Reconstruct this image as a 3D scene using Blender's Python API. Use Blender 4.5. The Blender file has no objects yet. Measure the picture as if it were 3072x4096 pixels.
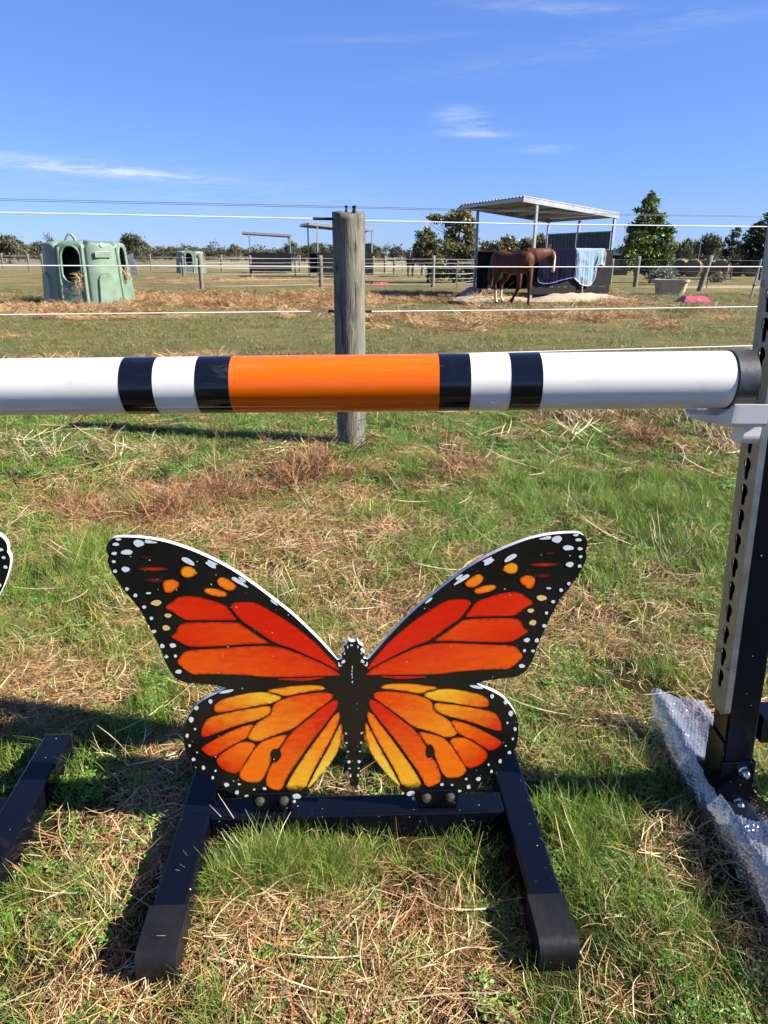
import bpy, bmesh, math, random
import numpy as np
from mathutils import Vector, Matrix
from mathutils.geometry import delaunay_2d_cdt
random.seed(7); rng = np.random.default_rng(7)
R_ = math.radians
scene = bpy.context.scene
COL = scene.collection

# ------------------------------------------------------------------ camera
FPX, CH, PITCH, ROLL = 2800.0, 1.2, 20.0, 0.37
def _basis():
    p, r = R_(PITCH), R_(ROLL)
    R = np.array([1, 0, 0.]); U = np.array([0, math.sin(p), math.cos(p)]); D = np.array([0, math.cos(p), -math.sin(p)])
    return R*math.cos(r)+U*math.sin(r), -R*math.sin(r)+U*math.cos(r), D
CR, CU, CD = _basis(); CP = np.array([0, 0, CH])
cd = bpy.data.cameras.new('camera'); cam = bpy.data.objects.new('camera', cd); COL.objects.link(cam)
cd.sensor_fit = 'VERTICAL'; cd.sensor_height = 36.0; cd.lens = 36.0*FPX/4096.0
cd.clip_start = 0.02; cd.clip_end = 3000
M3 = Matrix(((CR[0], CU[0], -CD[0]), (CR[1], CU[1], -CD[1]), (CR[2], CU[2], -CD[2])))
cam.matrix_world = Matrix.Translation(Vector(CP)) @ M3.to_4x4()
scene.camera = cam
def ray(u, v): return CD+CR*((u-1536)/FPX)-CU*((v-2048)/FPX)
def gnd(u, v, z=0.):
    d = ray(u, v); return CP+d*((z-CH)/d[2])
def aty(u, v, y):
    d = ray(u, v); return CP+d*(y/d[1])
def onplane(u, v, P0, n):
    d = ray(u, v); t = (np.dot(np.array(P0)-CP, n))/np.dot(d, n); return CP+d*t
def proj(P):
    q = np.asarray(P, float)-CP; z = q@CD; return 1536+FPX*(q@CR)/z, 2048-FPX*(q@CU)/z

# ------------------------------------------------------------------ sun and sky
SUN = Vector((0.80, -0.165, 0.565)).normalized()
SUN_EL = math.asin(SUN.z); SUN_AZ = math.atan2(SUN.x, SUN.y)
ld = bpy.data.lights.new('sun', 'SUN'); sun = bpy.data.objects.new('sun', ld); COL.objects.link(sun)
ld.energy = 4.9; ld.angle = R_(0.53); ld.color = (1.0, 0.93, 0.82)
sun.rotation_euler = (-SUN).to_track_quat('-Z', 'Y').to_euler(); sun.location = (30, -4, 25)
world = bpy.data.worlds.new('World'); scene.world = world; world.use_nodes = True
wn, wl = world.node_tree.nodes, world.node_tree.links; wn.clear()
class NT:
    def __init__(s, tree): s.t = tree; s.n = tree.nodes; s.l = tree.links
    def new(s, ty, **kw):
        n = s.n.new(ty)
        for k, v in kw.items(): setattr(n, k, v)
        return n
    def set(s, sock, v):
        if hasattr(v, 'is_linked') or isinstance(v, bpy.types.NodeSocket): s.l.new(v, sock)
        else: sock.default_value = v
    def math(s, op, a, b=0.0, clamp=False):
        n = s.new('ShaderNodeMath', operation=op, use_clamp=clamp); s.set(n.inputs[0], a); s.set(n.inputs[1], b); return n.outputs[0]
    def mix(s, f, a, b, blend='MIX'):
        n = s.new('ShaderNodeMix', data_type='RGBA', blend_type=blend)
        s.set(n.inputs[0], f); s.set(n.inputs[6], c4(a)); s.set(n.inputs[7], c4(b)); return n.outputs[2]
    def noise(s, vec, scale, detail=3.0, rough=0.55, dist=0.0):
        n = s.new('ShaderNodeTexNoise'); n.inputs['Scale'].default_value = scale; n.inputs['Detail'].default_value = detail
        n.inputs['Roughness'].default_value = rough; n.inputs['Distortion'].default_value = dist
        if vec is not None: s.l.new(vec, n.inputs['Vector'])
        return n.outputs['Fac']
    def ramp(s, f, a, b, interp='LINEAR'):
        n = s.new('ShaderNodeMapRange', interpolation_type=interp); s.set(n.inputs['Value'], f)
        n.inputs['From Min'].default_value = a; n.inputs['From Max'].default_value = b; return n.outputs['Result']
    def mapping(s, vec, scale=(1, 1, 1), rot=(0, 0, 0), loc=(0, 0, 0)):
        n = s.new('ShaderNodeMapping'); s.l.new(vec, n.inputs['Vector']); n.inputs['Scale'].default_value = scale
        n.inputs['Rotation'].default_value = rot; n.inputs['Location'].default_value = loc; return n.outputs[0]
def c4(c):
    if isinstance(c, (tuple, list)) and len(c) == 3: return (*c, 1.0)
    return c
w = NT(world.node_tree)
sky = w.new('ShaderNodeTexSky'); sky.sky_type = 'NISHITA'; sky.sun_disc = False
sky.sun_elevation = SUN_EL; sky.sun_rotation = SUN_AZ
sky.altitude = 0; sky.air_density = 1.0; sky.dust_density = 0.0; sky.ozone_density = 6.0
tc = w.new('ShaderNodeTexCoord'); sp = w.new('ShaderNodeSeparateXYZ'); w.l.new(tc.outputs['Generated'], sp.inputs[0])
az = w.math('ARCTAN2', sp.outputs[0], sp.outputs[1]); el = w.math('ARCSINE', sp.outputs[2])
cmb = w.new('ShaderNodeCombineXYZ'); w.set(cmb.inputs[0], az); w.set(cmb.inputs[1], el)
ae = cmb.outputs[0]
n1 = w.noise(w.mapping(ae, (3.0, 26.0, 1), (0, 0, R_(2))), 2.2, 6, 0.62, 0.9)
n2 = w.noise(w.mapping(ae, (6.0, 60.0, 1), (0, 0, R_(-3))), 2.0, 5, 0.65, 1.4)
def wisp(u, v, hw, hh, tilt, amp):
    d = ray(u, v); d = d/np.linalg.norm(d); a0, e0 = math.atan2(d[0], d[1]), math.asin(d[2])
    a = w.math('SUBTRACT', az, a0); e = w.math('SUBTRACT', el, e0)
    e = w.math('SUBTRACT', e, w.math('MULTIPLY', a, tilt))
    q = w.math('ADD', w.math('POWER', w.math('ABSOLUTE', w.math('DIVIDE', a, hw)), 2.0), w.math('POWER', w.math('ABSOLUTE', w.math('DIVIDE', e, hh)), 2.0))
    return w.math('MULTIPLY', w.math('POWER', 2.718, w.math('MULTIPLY', q, -1.0)), amp)
wis = None
for a in [(2250, 30, .17, .007, -.10, .26), (2350, 190, .20, .012, .12, .13), (1870, 488, .032, .007, -.02, .7), (1900, 535, .04, .004, -.03, .6), (1830, 445, .025, .005, 0, .4),
          (230, 662, .16, .007, -.05, .85), (520, 692, .06, .004, -.03, .8), (1600, 150, .10, .004, .04, .22), (700, 760, .35, .03, -.05, .16), (2200, 596, .03, .004, .02, .5)]:
    x = wisp(*a); wis = x if wis is None else w.math('ADD', wis, x)
cl = w.math('MULTIPLY', wis, w.ramp(w.math('ADD', w.math('MULTIPLY', n1, .5), w.math('MULTIPLY', n2, .5)), .36, .66, 'SMOOTHSTEP'))
gen = w.math('MULTIPLY', w.ramp(n1, .66, .9), .15)
cl = w.math('MINIMUM', w.math('ADD', cl, gen), .85)
gm = w.new('ShaderNodeGamma'); gm.inputs['Gamma'].default_value = 0.70; w.l.new(sky.outputs[0], gm.inputs['Color'])
skyb = w.mix(1.0, gm.outputs[0], (0.75, 1.0, 1.70), 'MULTIPLY')
skyc = w.mix(cl, skyb, (4.6, 5.1, 5.9))
bg = w.new('ShaderNodeBackground'); bg.inputs['Strength'].default_value = 0.0577; w.l.new(skyc, bg.inputs['Color'])
wo = w.new('ShaderNodeOutputWorld'); w.l.new(bg.outputs[0], wo.inputs['Surface'])
vs = scene.view_settings; vs.view_transform = 'Standard'; vs.look = 'None'; vs.exposure = 1.60; vs.gamma = 1.0; vs.use_curve_mapping = False
world.cycles.sampling_method = 'MANUAL'; world.cycles.sample_map_resolution = 256
scene.display_settings.display_device = 'sRGB'
scene.render.engine = 'CYCLES'; scene.cycles.use_adaptive_sampling = True; scene.cycles.adaptive_threshold = 0.03; scene.cycles.max_bounces = 5; scene.cycles.diffuse_bounces = 3; scene.cycles.glossy_bounces = 3; scene.cycles.transparent_max_bounces = 8

# ------------------------------------------------------------------ helpers
def tag(o, label=None, cat=None, group=None, kind=None):
    if label: o['label'] = label
    if cat: o['category'] = cat
    if group: o['group'] = group
    if kind: o['kind'] = kind
    return o
def empty(name, loc, rz=0., label=None, cat=None, group=None, rot=None):
    o = bpy.data.objects.new(name, None); COL.objects.link(o); o.location = loc
    o.rotation_euler = rot if rot else (0, 0, rz); o.empty_display_size = .1
    return tag(o, label, cat, group)
def copy_tree(o, parent=None):
    c = o.copy(); COL.objects.link(c); c.parent = parent
    for ch in o.children: copy_tree(ch, c)
    return c
class MB:
    def __init__(s): s.v = []; s.f = []; s.c = []; s.sm = []; s.col = (1, 1, 1); s.smooth = False; s.soft = False
    def add(s, vs, fs, cols=None):
        b = len(s.v); s.v += [tuple(p) for p in vs]
        s.c += cols if cols else [s.col]*len(vs)
        s.f += [tuple(b+i for i in f) for f in fs]; s.sm += [s.smooth]*len(fs); return s
    def box(s, c, size, M=None):
        x, y, z = [q/2 for q in size]
        P = [Vector(p) for p in [(-x, -y, -z), (x, -y, -z), (x, y, -z), (-x, y, -z), (-x, -y, z), (x, -y, z), (x, y, z), (-x, y, z)]]
        if M is not None: P = [M @ p for p in P]
        P = [p+Vector(c) for p in P]
        sm = s.smooth; s.smooth = False
        s.add(P, [(0, 3, 2, 1), (4, 5, 6, 7), (0, 1, 5, 4), (1, 2, 6, 5), (2, 3, 7, 6), (3, 0, 4, 7)]); s.smooth = sm; return s
    def bar(s, a, b, wx, wy, up=(0, 0, 1)):
        a, b = Vector(a), Vector(b); t = (b-a).normalized(); up = Vector(up)
        if abs(t.dot(up)) > .99: up = Vector((0, 1, 0))
        x = t.cross(up).normalized(); y = x.cross(t)
        P = [q+x*(i*wx/2)+y*(j*wy/2) for q in (a, b) for i, j in ((-1, -1), (1, -1), (1, 1), (-1, 1))]
        sm = s.smooth; s.smooth = False
        s.add(P, [(3, 2, 1, 0), (4, 5, 6, 7), (0, 1, 5, 4), (1, 2, 6, 5), (2, 3, 7, 6), (3, 0, 4, 7)]); s.smooth = sm; return s
    def tube(s, pts, rad, n=8, cap=True, ref=None, jitter=0.):
        pts = [Vector(p) for p in pts]; m = len(pts)
        if not isinstance(rad, (list, tuple)): rad = [rad]*m
        rings = []
        pr = None
        for i, p in enumerate(pts):
            t = (pts[min(i+1, m-1)]-pts[max(i-1, 0)]).normalized()
            rf = Vector(ref) if ref is not None else (pr if pr is not None else (Vector((0, 0, 1)) if abs(t.z) < .9 else Vector((0, 1, 0))))
            a = t.cross(rf)
            if a.length < 1e-5: a = t.orthogonal()
            a.normalize(); b = a.cross(t).normalized()
            if ref is None: pr = b
            ra, rb = rad[i] if isinstance(rad[i], (list, tuple)) else (rad[i], rad[i])
            rings.append([p+(a*(ra*math.cos(k*2*math.pi/n))+b*(rb*math.sin(k*2*math.pi/n)))*(1+jitter*random.uniform(-1, 1)) for k in range(n)])
        return s.loft(rings, cap)
    def loft(s, rings, cap=True, closed=True):
        n = len(rings[0]); vs = [p for r in rings for p in r]; fs = []
        for i in range(len(rings)-1):
            for k in range(n if closed else n-1):
                k2 = (k+1) % n; fs.append((i*n+k, i*n+k2, (i+1)*n+k2, (i+1)*n+k))
        if cap and closed and s.soft: fs.append(tuple(range(n-1, -1, -1))); fs.append(tuple((len(rings)-1)*n+k for k in range(n)))
        s.add(vs, fs)
        if cap and closed and not s.soft:
            sm = s.smooth; s.smooth = False; s.add(rings[0], [tuple(range(n-1, -1, -1))]); s.add(rings[-1], [tuple(range(n))]); s.smooth = sm
        return s
    def build(s, name, mat, parent=None, bevel=0., label=None, shade=None):
        me = bpy.data.meshes.new(name); me.from_pydata([tuple(map(float, p)) for p in s.v], [], s.f); me.update()
        if any(s.sm): me.polygons.foreach_set('use_smooth', s.sm)
        if len(set(s.c)) > 1 or s.col != (1, 1, 1):
            at = me.color_attributes.new('col', 'FLOAT_COLOR', 'POINT')
            at.data.foreach_set('color', np.array([(*c, 1.0) for c in s.c], 'f').ravel())
        if mat: me.materials.append(mat)
        o = bpy.data.objects.new(name, me); COL.objects.link(o)
        if parent: o.parent = parent
        if bevel:
            b = o.modifiers.new('bevel', 'BEVEL'); b.width = bevel; b.segments = 2; b.limit_method = 'ANGLE'; b.angle_limit = R_(40)
        if label: o['label'] = label
        return o
def sbox(name, c, size, mat, parent=None, bevel=0.): return MB().box(c, size).build(name, mat, parent, bevel)

# ------------------------------------------------------------------ materials
def pmat(name, base=(.5, .5, .5), rough=.5, metal=0., var=0., vscale=6., bump=0., bscale=60., spec=.5, coat=0., attr=False, stretch=(1, 1, 1), dark=None, trans=0., objrand=0., speck=0., scuff=0., k=.82):
    base = tuple(x*k for x in base)
    m = bpy.data.materials.new(name); m.use_nodes = True; t = NT(m.node_tree)
    b = t.n['Principled BSDF']; b.inputs['Roughness'].default_value = rough; b.inputs['Metallic'].default_value = metal
    b.inputs['Specular IOR Level'].default_value = spec; b.inputs['Coat Weight'].default_value = coat; b.inputs['Coat Roughness'].default_value = .08
    tcn = t.new('ShaderNodeTexCoord'); vec = t.mapping(tcn.outputs['Object'], stretch)
    if attr:
        a = t.new('ShaderNodeAttribute', attribute_name='col'); colr = a.outputs['Color']
        if base != (1, 1, 1): colr = t.mix(1.0, colr, base, 'MULTIPLY')
    else:
        rgb = t.new('ShaderNodeRGB'); rgb.outputs[0].default_value = c4(base); colr = rgb.outputs[0]
    if var:
        nz = t.noise(vec, vscale, 5, .6)
        f = t.ramp(nz, .3, .7)
        lo = tuple(x*(1-var) for x in (1, 1, 1)) if dark is None else dark
        hi = tuple(1+var*.5 for _ in range(3))
        colr = t.mix(1.0, colr, t.mix(f, lo, hi), 'MULTIPLY')
        rr = t.math('ADD', rough-.08, t.math('MULTIPLY', nz, .16)); t.l.new(rr, b.inputs['Roughness'])
    if objrand:
        oi = t.new('ShaderNodeObjectInfo'); g = t.math('ADD', 1-objrand, t.math('MULTIPLY', oi.outputs['Random'], 2*objrand))
        cb = t.new('ShaderNodeCombineXYZ'); [t.l.new(g, cb.inputs[i]) for i in range(3)]
        colr = t.mix(1.0, colr, cb.outputs[0], 'MULTIPLY')
    if speck:
        vo = t.new('ShaderNodeTexVoronoi'); vo.inputs['Scale'].default_value = 90; t.l.new(tcn.outputs['Object'], vo.inputs['Vector'])
        rn = t.new('ShaderNodeSeparateColor'); t.l.new(vo.outputs['Color'], rn.inputs[0])
        rad = t.math('MULTIPLY', t.math('POWER', rn.outputs[0], 6.0), .16)
        f = t.math('MULTIPLY', t.math('LESS_THAN', vo.outputs['Distance'], rad), speck)
        colr = t.mix(f, colr, (.7, .68, .62))
    if scuff:
        sn = t.noise(t.mapping(tcn.outputs['Object'], (6, 30, 30)), 1.6, 6, .7, 1.2); s3 = t.noise(tcn.outputs['Object'], 4., 3, .5)
        f = t.math('MULTIPLY', t.math('MULTIPLY', t.ramp(sn, .54, .68), t.ramp(s3, .42, .60)), scuff); colr = t.mix(f, colr, (.30, .27, .23))
    t.l.new(colr, b.inputs['Base Color'])
    if bump:
        bn = t.new('ShaderNodeBump'); bn.inputs['Strength'].default_value = min(1, bump); bn.inputs['Distance'].default_value = .004
        t.l.new(t.noise(vec, bscale, 5, .6), bn.inputs['Height']); t.l.new(bn.outputs[0], b.inputs['Normal'])
    if trans:
        tr = t.new('ShaderNodeBsdfTranslucent'); t.l.new(colr, tr.inputs['Color'])
        mx = t.new('ShaderNodeMixShader'); mx.inputs[0].default_value = trans
        t.l.new(b.outputs[0], mx.inputs[1]); t.l.new(tr.outputs[0], mx.inputs[2]); t.l.new(mx.outputs[0], t.n['Material Output'].inputs['Surface'])
    return m
M = {}
M['black_paint'] = pmat('black_gloss_paint', (.003, .004, .008), .13, speck=.5, bump=.03, bscale=220, spec=.28)
M['black_matte'] = pmat('black_rubber', (.012, .012, .013), .5, spec=.25, var=.5, vscale=14, bump=.25, bscale=90)
M['band_black'] = pmat('black_pole_tape', (.005, .006, .010), .07, scuff=.10)
M['band_orange'] = pmat('orange_pole_tape', (.80, .125, .002), .10, bump=.03, bscale=30, spec=.3, scuff=.18)
M['pvc'] = pmat('white_pvc', (.80, .775, .72), .12, bump=.02, bscale=25, spec=.35, var=.05, vscale=7, scuff=.45)
M['cap_grey'] = pmat('grey_pole_cap', (.055, .057, .060), .42, var=.5, vscale=26, bump=.15, bscale=120)
M['cup'] = pmat('white_moulded_plastic', (.80, .77, .72), .35)
M['galv'] = pmat('galvanised_steel', (.32, .35, .36), .42, metal=.8, var=.25, vscale=30, bump=.1, bscale=200)
M['chrome'] = pmat('chrome_nut', (.8, .8, .8), .09, metal=1.)
M['zinc'] = pmat('zinc_bolt', (.30, .29, .25), .42, metal=.9)
M['panel_white'] = pmat('white_panel_edge', (.82, .82, .82), .45)
M['panel_black'] = pmat('black_painted_panel', (.010, .010, .009), .22, var=.5, vscale=7, speck=.7)
M['paint'] = pmat('wing_paint', (1, 1, 1), .18, k=1., attr=True, var=.10, vscale=26, stretch=(1.0, 1, 5), speck=.35)
M['spots'] = pmat('spot_paint', (.60, .66, .67), .3, k=.92)
M['wire_white'] = pmat('white_coated_wire', (.80, .80, .78), .45)
M['wire_dark'] = pmat('galvanised_wire', (.10, .10, .11), .5, metal=.4)
M['wire_far'] = pmat('weathered_wire', (.52, .51, .48), .6)
M['steel_post'] = pmat('grey_steel_post', (.36, .38, .40), .5, metal=.5, var=.2)
M['far_timber'] = pmat('far_post_timber', (.19, .17, .125), .85, var=.5, vscale=8, stretch=(3, 3, .6), bump=.4, bscale=20)
M['feeder'] = pmat('green_moulded_plastic', (.165, .24, .172), .45, var=.22, vscale=3.5, bump=.05)
M['feeder_dark'] = pmat('dark_plastic', (.012, .013, .014), .5)
M['hay'] = pmat('hay', (1, 1, 1), .8, attr=True, var=.3, vscale=20)
M['roof'] = pmat('zincalume_roof', (.36, .36, .36), .5, metal=.35, var=.15)
M['roof_under'] = pmat('roof_framing', (.40, .42, .43), .5, metal=.6, var=.2)
M['board'] = pmat('black_formply', (.013, .013, .014), .6, var=.35, vscale=3, spec=.15)
M['edge'] = pmat('raw_ply_edge', (.40, .24, .13), .7)
M['colorbond'] = pmat('dark_green_steel', (.018, .045, .045), .42, var=.15)
M['navy'] = pmat('navy_rug', (.006, .007, .020), .95, spec=.05, var=.3, vscale=8, bump=.3, bscale=120)
M['sky_rug'] = pmat('light_blue_rug', (.20, .31, .42), .75, var=.18, vscale=5, bump=.3, bscale=30)
M['blue_trim'] = pmat('blue_binding', (.05, .09, .32), .6)
M['pale_trim'] = pmat('pale_binding', (.55, .55, .52), .6)
M['strap'] = pmat('webbing_strap', (.30, .22, .18), .7)
M['sand'] = pmat('pale_sand', (.44, .34, .235), .95, var=.3, vscale=3, bump=1., bscale=12)
M['pink'] = pmat('pink_plastic', (.45, .045, .12), .5, var=.2)
M['blue_tub'] = pmat('blue_plastic', (.02, .09, .34), .45)
M['trough'] = pmat('beige_trough', (.50, .43, .33), .6, var=.2, vscale=4)
M['water'] = pmat('trough_water', (.02, .022, .02), .05)
M['bark'] = pmat('bark', (.13, .10, .075), .9, var=.4, vscale=9, bump=.6, bscale=30)
M['leaf'] = pmat('leaves', (1, 1, 1), .5, attr=True, trans=.28, objrand=.10)
M['leaf_far'] = pmat('far_leaves', (1, 1, 1), .8, attr=True, trans=.12, objrand=.18)
M['roof_house'] = pmat('grey_house_roof', (.20, .21, .23), .6, var=.15)
M['brick_house'] = pmat('house_wall', (.34, .28, .22), .85, var=.2)
M['glass_dark'] = pmat('house_glass', (.03, .035, .04), .1)
M['white_paint'] = pmat('white_paint', (.72, .72, .70), .5)
M['rail'] = pmat('pale_timber_rail', (.50, .42, .31), .8, var=.3)
M['dung'] = pmat('dung', (.055, .035, .02), .95, bump=.6, bscale=40)
M['weed'] = pmat('dead_weed', (.085, .05, .035), .85)
M['foot_dark'] = pmat('dark_foot_tube', (.006, .008, .016), .25)

def mat_wood():
    m = bpy.data.materials.new('weathered_post_timber'); m.use_nodes = True; t = NT(m.node_tree); b = t.n['Principled BSDF']
    tcn = t.new('ShaderNodeTexCoord'); o = tcn.outputs['Object']
    warp = t.noise(t.mapping(o, (5, 5, 1.6)), 1.6, 3, .5)
    vadd = t.new('ShaderNodeVectorMath', operation='ADD'); sc = t.new('ShaderNodeVectorMath', operation='SCALE'); sc.inputs['Scale'].default_value = 1.0
    cb = t.new('ShaderNodeCombineXYZ'); t.l.new(warp, cb.inputs[0]); t.l.new(warp, cb.inputs[1])
    t.l.new(t.mapping(o, (9, 9, .9)), vadd.inputs[0]); t.l.new(cb.outputs[0], sc.inputs[0]); t.l.new(sc.outputs[0], vadd.inputs[1])
    g = t.noise(vadd.outputs[0], 3.2, 6, .62, .7); g2 = t.noise(t.mapping(o, (60, 60, 3)), 2.0, 4, .6); big = t.noise(o, 4.5, 3, .5)
    c = t.mix(t.ramp(g, .33, .66), (.046, .042, .033), (.215, .197, .158))
    c = t.mix(t.ramp(g2, .35, .7), t.mix(1., c, (.72, .72, .70), 'MULTIPLY'), c)
    c = t.mix(t.math('MULTIPLY', t.ramp(big, .45, .7), .45), c, (.16, .175, .115))
    ck = t.ramp(t.noise(t.mapping(o, (22, 22, .8)), 1.3, 4, .5, .5), .35, .40)
    c = t.mix(ck, (.022, .02, .017), c)
    vo = t.new('ShaderNodeTexVoronoi'); vo.inputs['Scale'].default_value = 1.0; t.l.new(t.mapping(o, (7.5, 7.5, 3.2), (0, 0, .6)), vo.inputs['Vector'])
    kn = t.ramp(vo.outputs['Distance'], .07, .17); c = t.mix(kn, (.030, .024, .018), c)
    t.l.new(c, b.inputs['Base Color']); b.inputs['Roughness'].default_value = .88
    bn = t.new('ShaderNodeBump'); bn.inputs['Strength'].default_value = .9; bn.inputs['Distance'].default_value = .012
    t.l.new(t.math('ADD', t.math('MULTIPLY', g, .6), t.math('ADD', t.math('MULTIPLY', g2, .35), t.math('ADD', t.math('MULTIPLY', ck, .6), t.math('MULTIPLY', kn, .4)))), bn.inputs['Height']); t.l.new(bn.outputs[0], b.inputs['Normal'])
    return m
M['wood'] = mat_wood()
def mat_bubble():
    m = bpy.data.materials.new('bubble_wrap_film'); m.use_nodes = True; t = NT(m.node_tree); t.n.remove(t.n['Principled BSDF'])
    tr = t.new('ShaderNodeBsdfTransparent'); tr.inputs[0].default_value = (.90, .93, .97, 1)
    gl = t.new('ShaderNodeBsdfGlossy'); gl.inputs['Roughness'].default_value = .06; gl.inputs[0].default_value = (.95, .96, 1, 1)
    df = t.new('ShaderNodeBsdfDiffuse'); df.inputs[0].default_value = (.66, .69, .73, 1)
    tl = t.new('ShaderNodeBsdfTranslucent'); tl.inputs[0].default_value = (.66, .69, .74, 1)
    m0 = t.new('ShaderNodeMixShader'); m0.inputs[0].default_value = .4; t.l.new(df.outputs[0], m0.inputs[1]); t.l.new(tl.outputs[0], m0.inputs[2])
    m1 = t.new('ShaderNodeMixShader'); m1.inputs[0].default_value = .31; t.l.new(tr.outputs[0], m1.inputs[1]); t.l.new(m0.outputs[0], m1.inputs[2])
    fr = t.new('ShaderNodeFresnel'); fr.inputs[0].default_value = 1.5
    m2 = t.new('ShaderNodeMixShader'); t.l.new(t.math('ADD', t.math('MULTIPLY', fr.outputs[0], 1.0), .15, True), m2.inputs[0]); t.l.new(m1.outputs[0], m2.inputs[1]); t.l.new(gl.outputs[0], m2.inputs[2])
    t.l.new(m2.outputs[0], t.n['Material Output'].inputs['Surface']); return m
M['bubble'] = mat_bubble()
def mat_coat():
    m = pmat('chestnut_coat', (1, 1, 1), .62, attr=True, var=.30, vscale=5, bump=.3, bscale=60, spec=.2); return m
M['coat'] = mat_coat()
M['mane'] = pmat('dark_mane', (.022, .012, .008), .6); M['hoof'] = pmat('hoof', (.05, .04, .035), .6); M['blaze'] = pmat('white_hair', (.70, .66, .60), .6); M['eye'] = pmat('eye', (.01, .008, .006), .1)

# ------------------------------------------------------------------ noise in numpy and ground cover masks
def vnoise(x, y, seed=0):
    xi, yi = np.floor(x).astype(np.int64), np.floor(y).astype(np.int64); fx, fy = x-xi, y-yi
    fx = fx*fx*(3-2*fx); fy = fy*fy*(3-2*fy)
    def h(a, b):
        n = (a*374761393+b*668265263+seed*1442695041) & 0x7fffffff
        n = ((n ^ (n >> 13))*1274126177) & 0x7fffffff; return ((n ^ (n >> 16)) & 0xffff)/65535.0
    return (h(xi, yi)*(1-fx)+h(xi+1, yi)*fx)*(1-fy)+(h(xi, yi+1)*(1-fx)+h(xi+1, yi+1)*fx)*fy
def fbm(x, y, seed=0, o=4):
    s = 0; a = .5; t = 0
    for i in range(o): s = s+a*vnoise(x*2**i, y*2**i, seed+i*17); t += a; a *= .55
    return s/t
K = 3072/1659.
GREEN = [(300, 930, 450, 55, 2.0), (760, 915, 300, 35, 1.6), (1200, 925, 420, 50, 1.3), (1300, 1090, 360, 110, 1.5), (1400, 1230, 230, 80, .9), (1520, 1180, 150, 110, 1.), (120, 1230, 120, 90, .9), (700, 1860, 330, 60, .8), (1300, 1950, 140, 180, .7), (80, 1950, 150, 150, .5), (880, 2100, 250, 60, .5), (300, 740, 900, 40, .9), (1250, 760, 500, 30, .9), (1250, 1060, 330, 80, 1.5), (1500, 1090, 140, 70, 1.3), (880, 1090, 120, 40, .7), (180, 1230, 80, 60, 1.), (40, 1310, 60, 80, .9), (1350, 1250, 120, 60, .6), (1450, 1350, 120, 100, .5),
         (560, 1890, 200, 80, 1.5), (720, 1880, 150, 60, .9), (1050, 1930, 120, 80, .8), (950, 1850, 150, 40, .9), (60, 1900, 120, 80, .6), (100, 1700, 170, 100, .7), (300, 950, 330, 60, 1.2), (80, 960, 170, 40, .8),
         (600, 930, 200, 40, 1.), (1000, 930, 260, 45, .8), (1500, 950, 100, 40, .6), (1300, 1830, 110, 80, .9), (1250, 2000, 110, 100, .7), (880, 2080, 130, 60, .6), (330, 1010, 200, 30, .6), (1180, 1160, 90, 40, .6), (860, 1010, 90, 60, .8),
         (300, 722, 420, 24, 1.3), (1150, 742, 420, 22, 1.1), (1200, 700, 350, 10, .6), (400, 628, 420, 7, 1.), (950, 622, 180, 7, 1.2), (1500, 625, 160, 14, 1.1), (1480, 600, 160, 9, .8), (250, 590, 300, 6, .6)]
STRAW = [(700, 1150, 350, 120, 1.2), (650, 1230, 200, 100, 1.), (150, 1130, 200, 60, .9), (150, 1420, 220, 110, 1.1), (800, 1320, 120, 120, 1.), (1300, 1400, 150, 120, 1.), (400, 2100, 300, 90, 1.2), (150, 2130, 250, 80, 1.),
         (700, 2010, 250, 60, .9), (1300, 2120, 300, 80, .8), (1500, 1500, 120, 150, .8), (180, 1830, 120, 60, .8), (850, 1690, 140, 30, 1.), (430, 1970, 120, 60, .9), (1150, 2050, 150, 60, .5),
         (520, 655, 330, 18, 1.9), (150, 675, 260, 13, 1.5), (1000, 685, 330, 12, 1.2), (560, 605, 240, 9, 1.5), (850, 650, 120, 14, 1.4), (1250, 690, 140, 9, .8)]
BRUSH = [(680, 1030, 110, 40, 1.4), (430, 1090, 170, 40, 1.2), (970, 1020, 60, 40, 1.2), (1390, 950, 130, 40, 1.2), (280, 1120, 110, 30, 1.2), (560, 1050, 90, 30, 1.), (180, 1100, 90, 25, .9)]
BARE = [(600, 755, 500, 14, .9), (1250, 765, 300, 10, .6), (1180, 640, 260, 18, 1.2), (1450, 640, 170, 8, 1.1), (1550, 690, 140, 9, .8), (800, 610, 200, 7, 1.2), (470, 618, 200, 6, .9), (950, 632, 160, 6, 1.), (100, 905, 120, 14, .7), (640, 905, 200, 12, .5), (1100, 1700, 90, 30, .4)]
PATHB = [(1540, 619, 120, 3.2, 2.5)]
def blob(lst, u, v):
    s = np.zeros_like(u)
    for cx, cy, rx, ry, a in lst: s = s+a*np.exp(-(((u/K-cx)/rx)**2+((v/K-cy)/ry)**2)*1.1)
    return s
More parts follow.
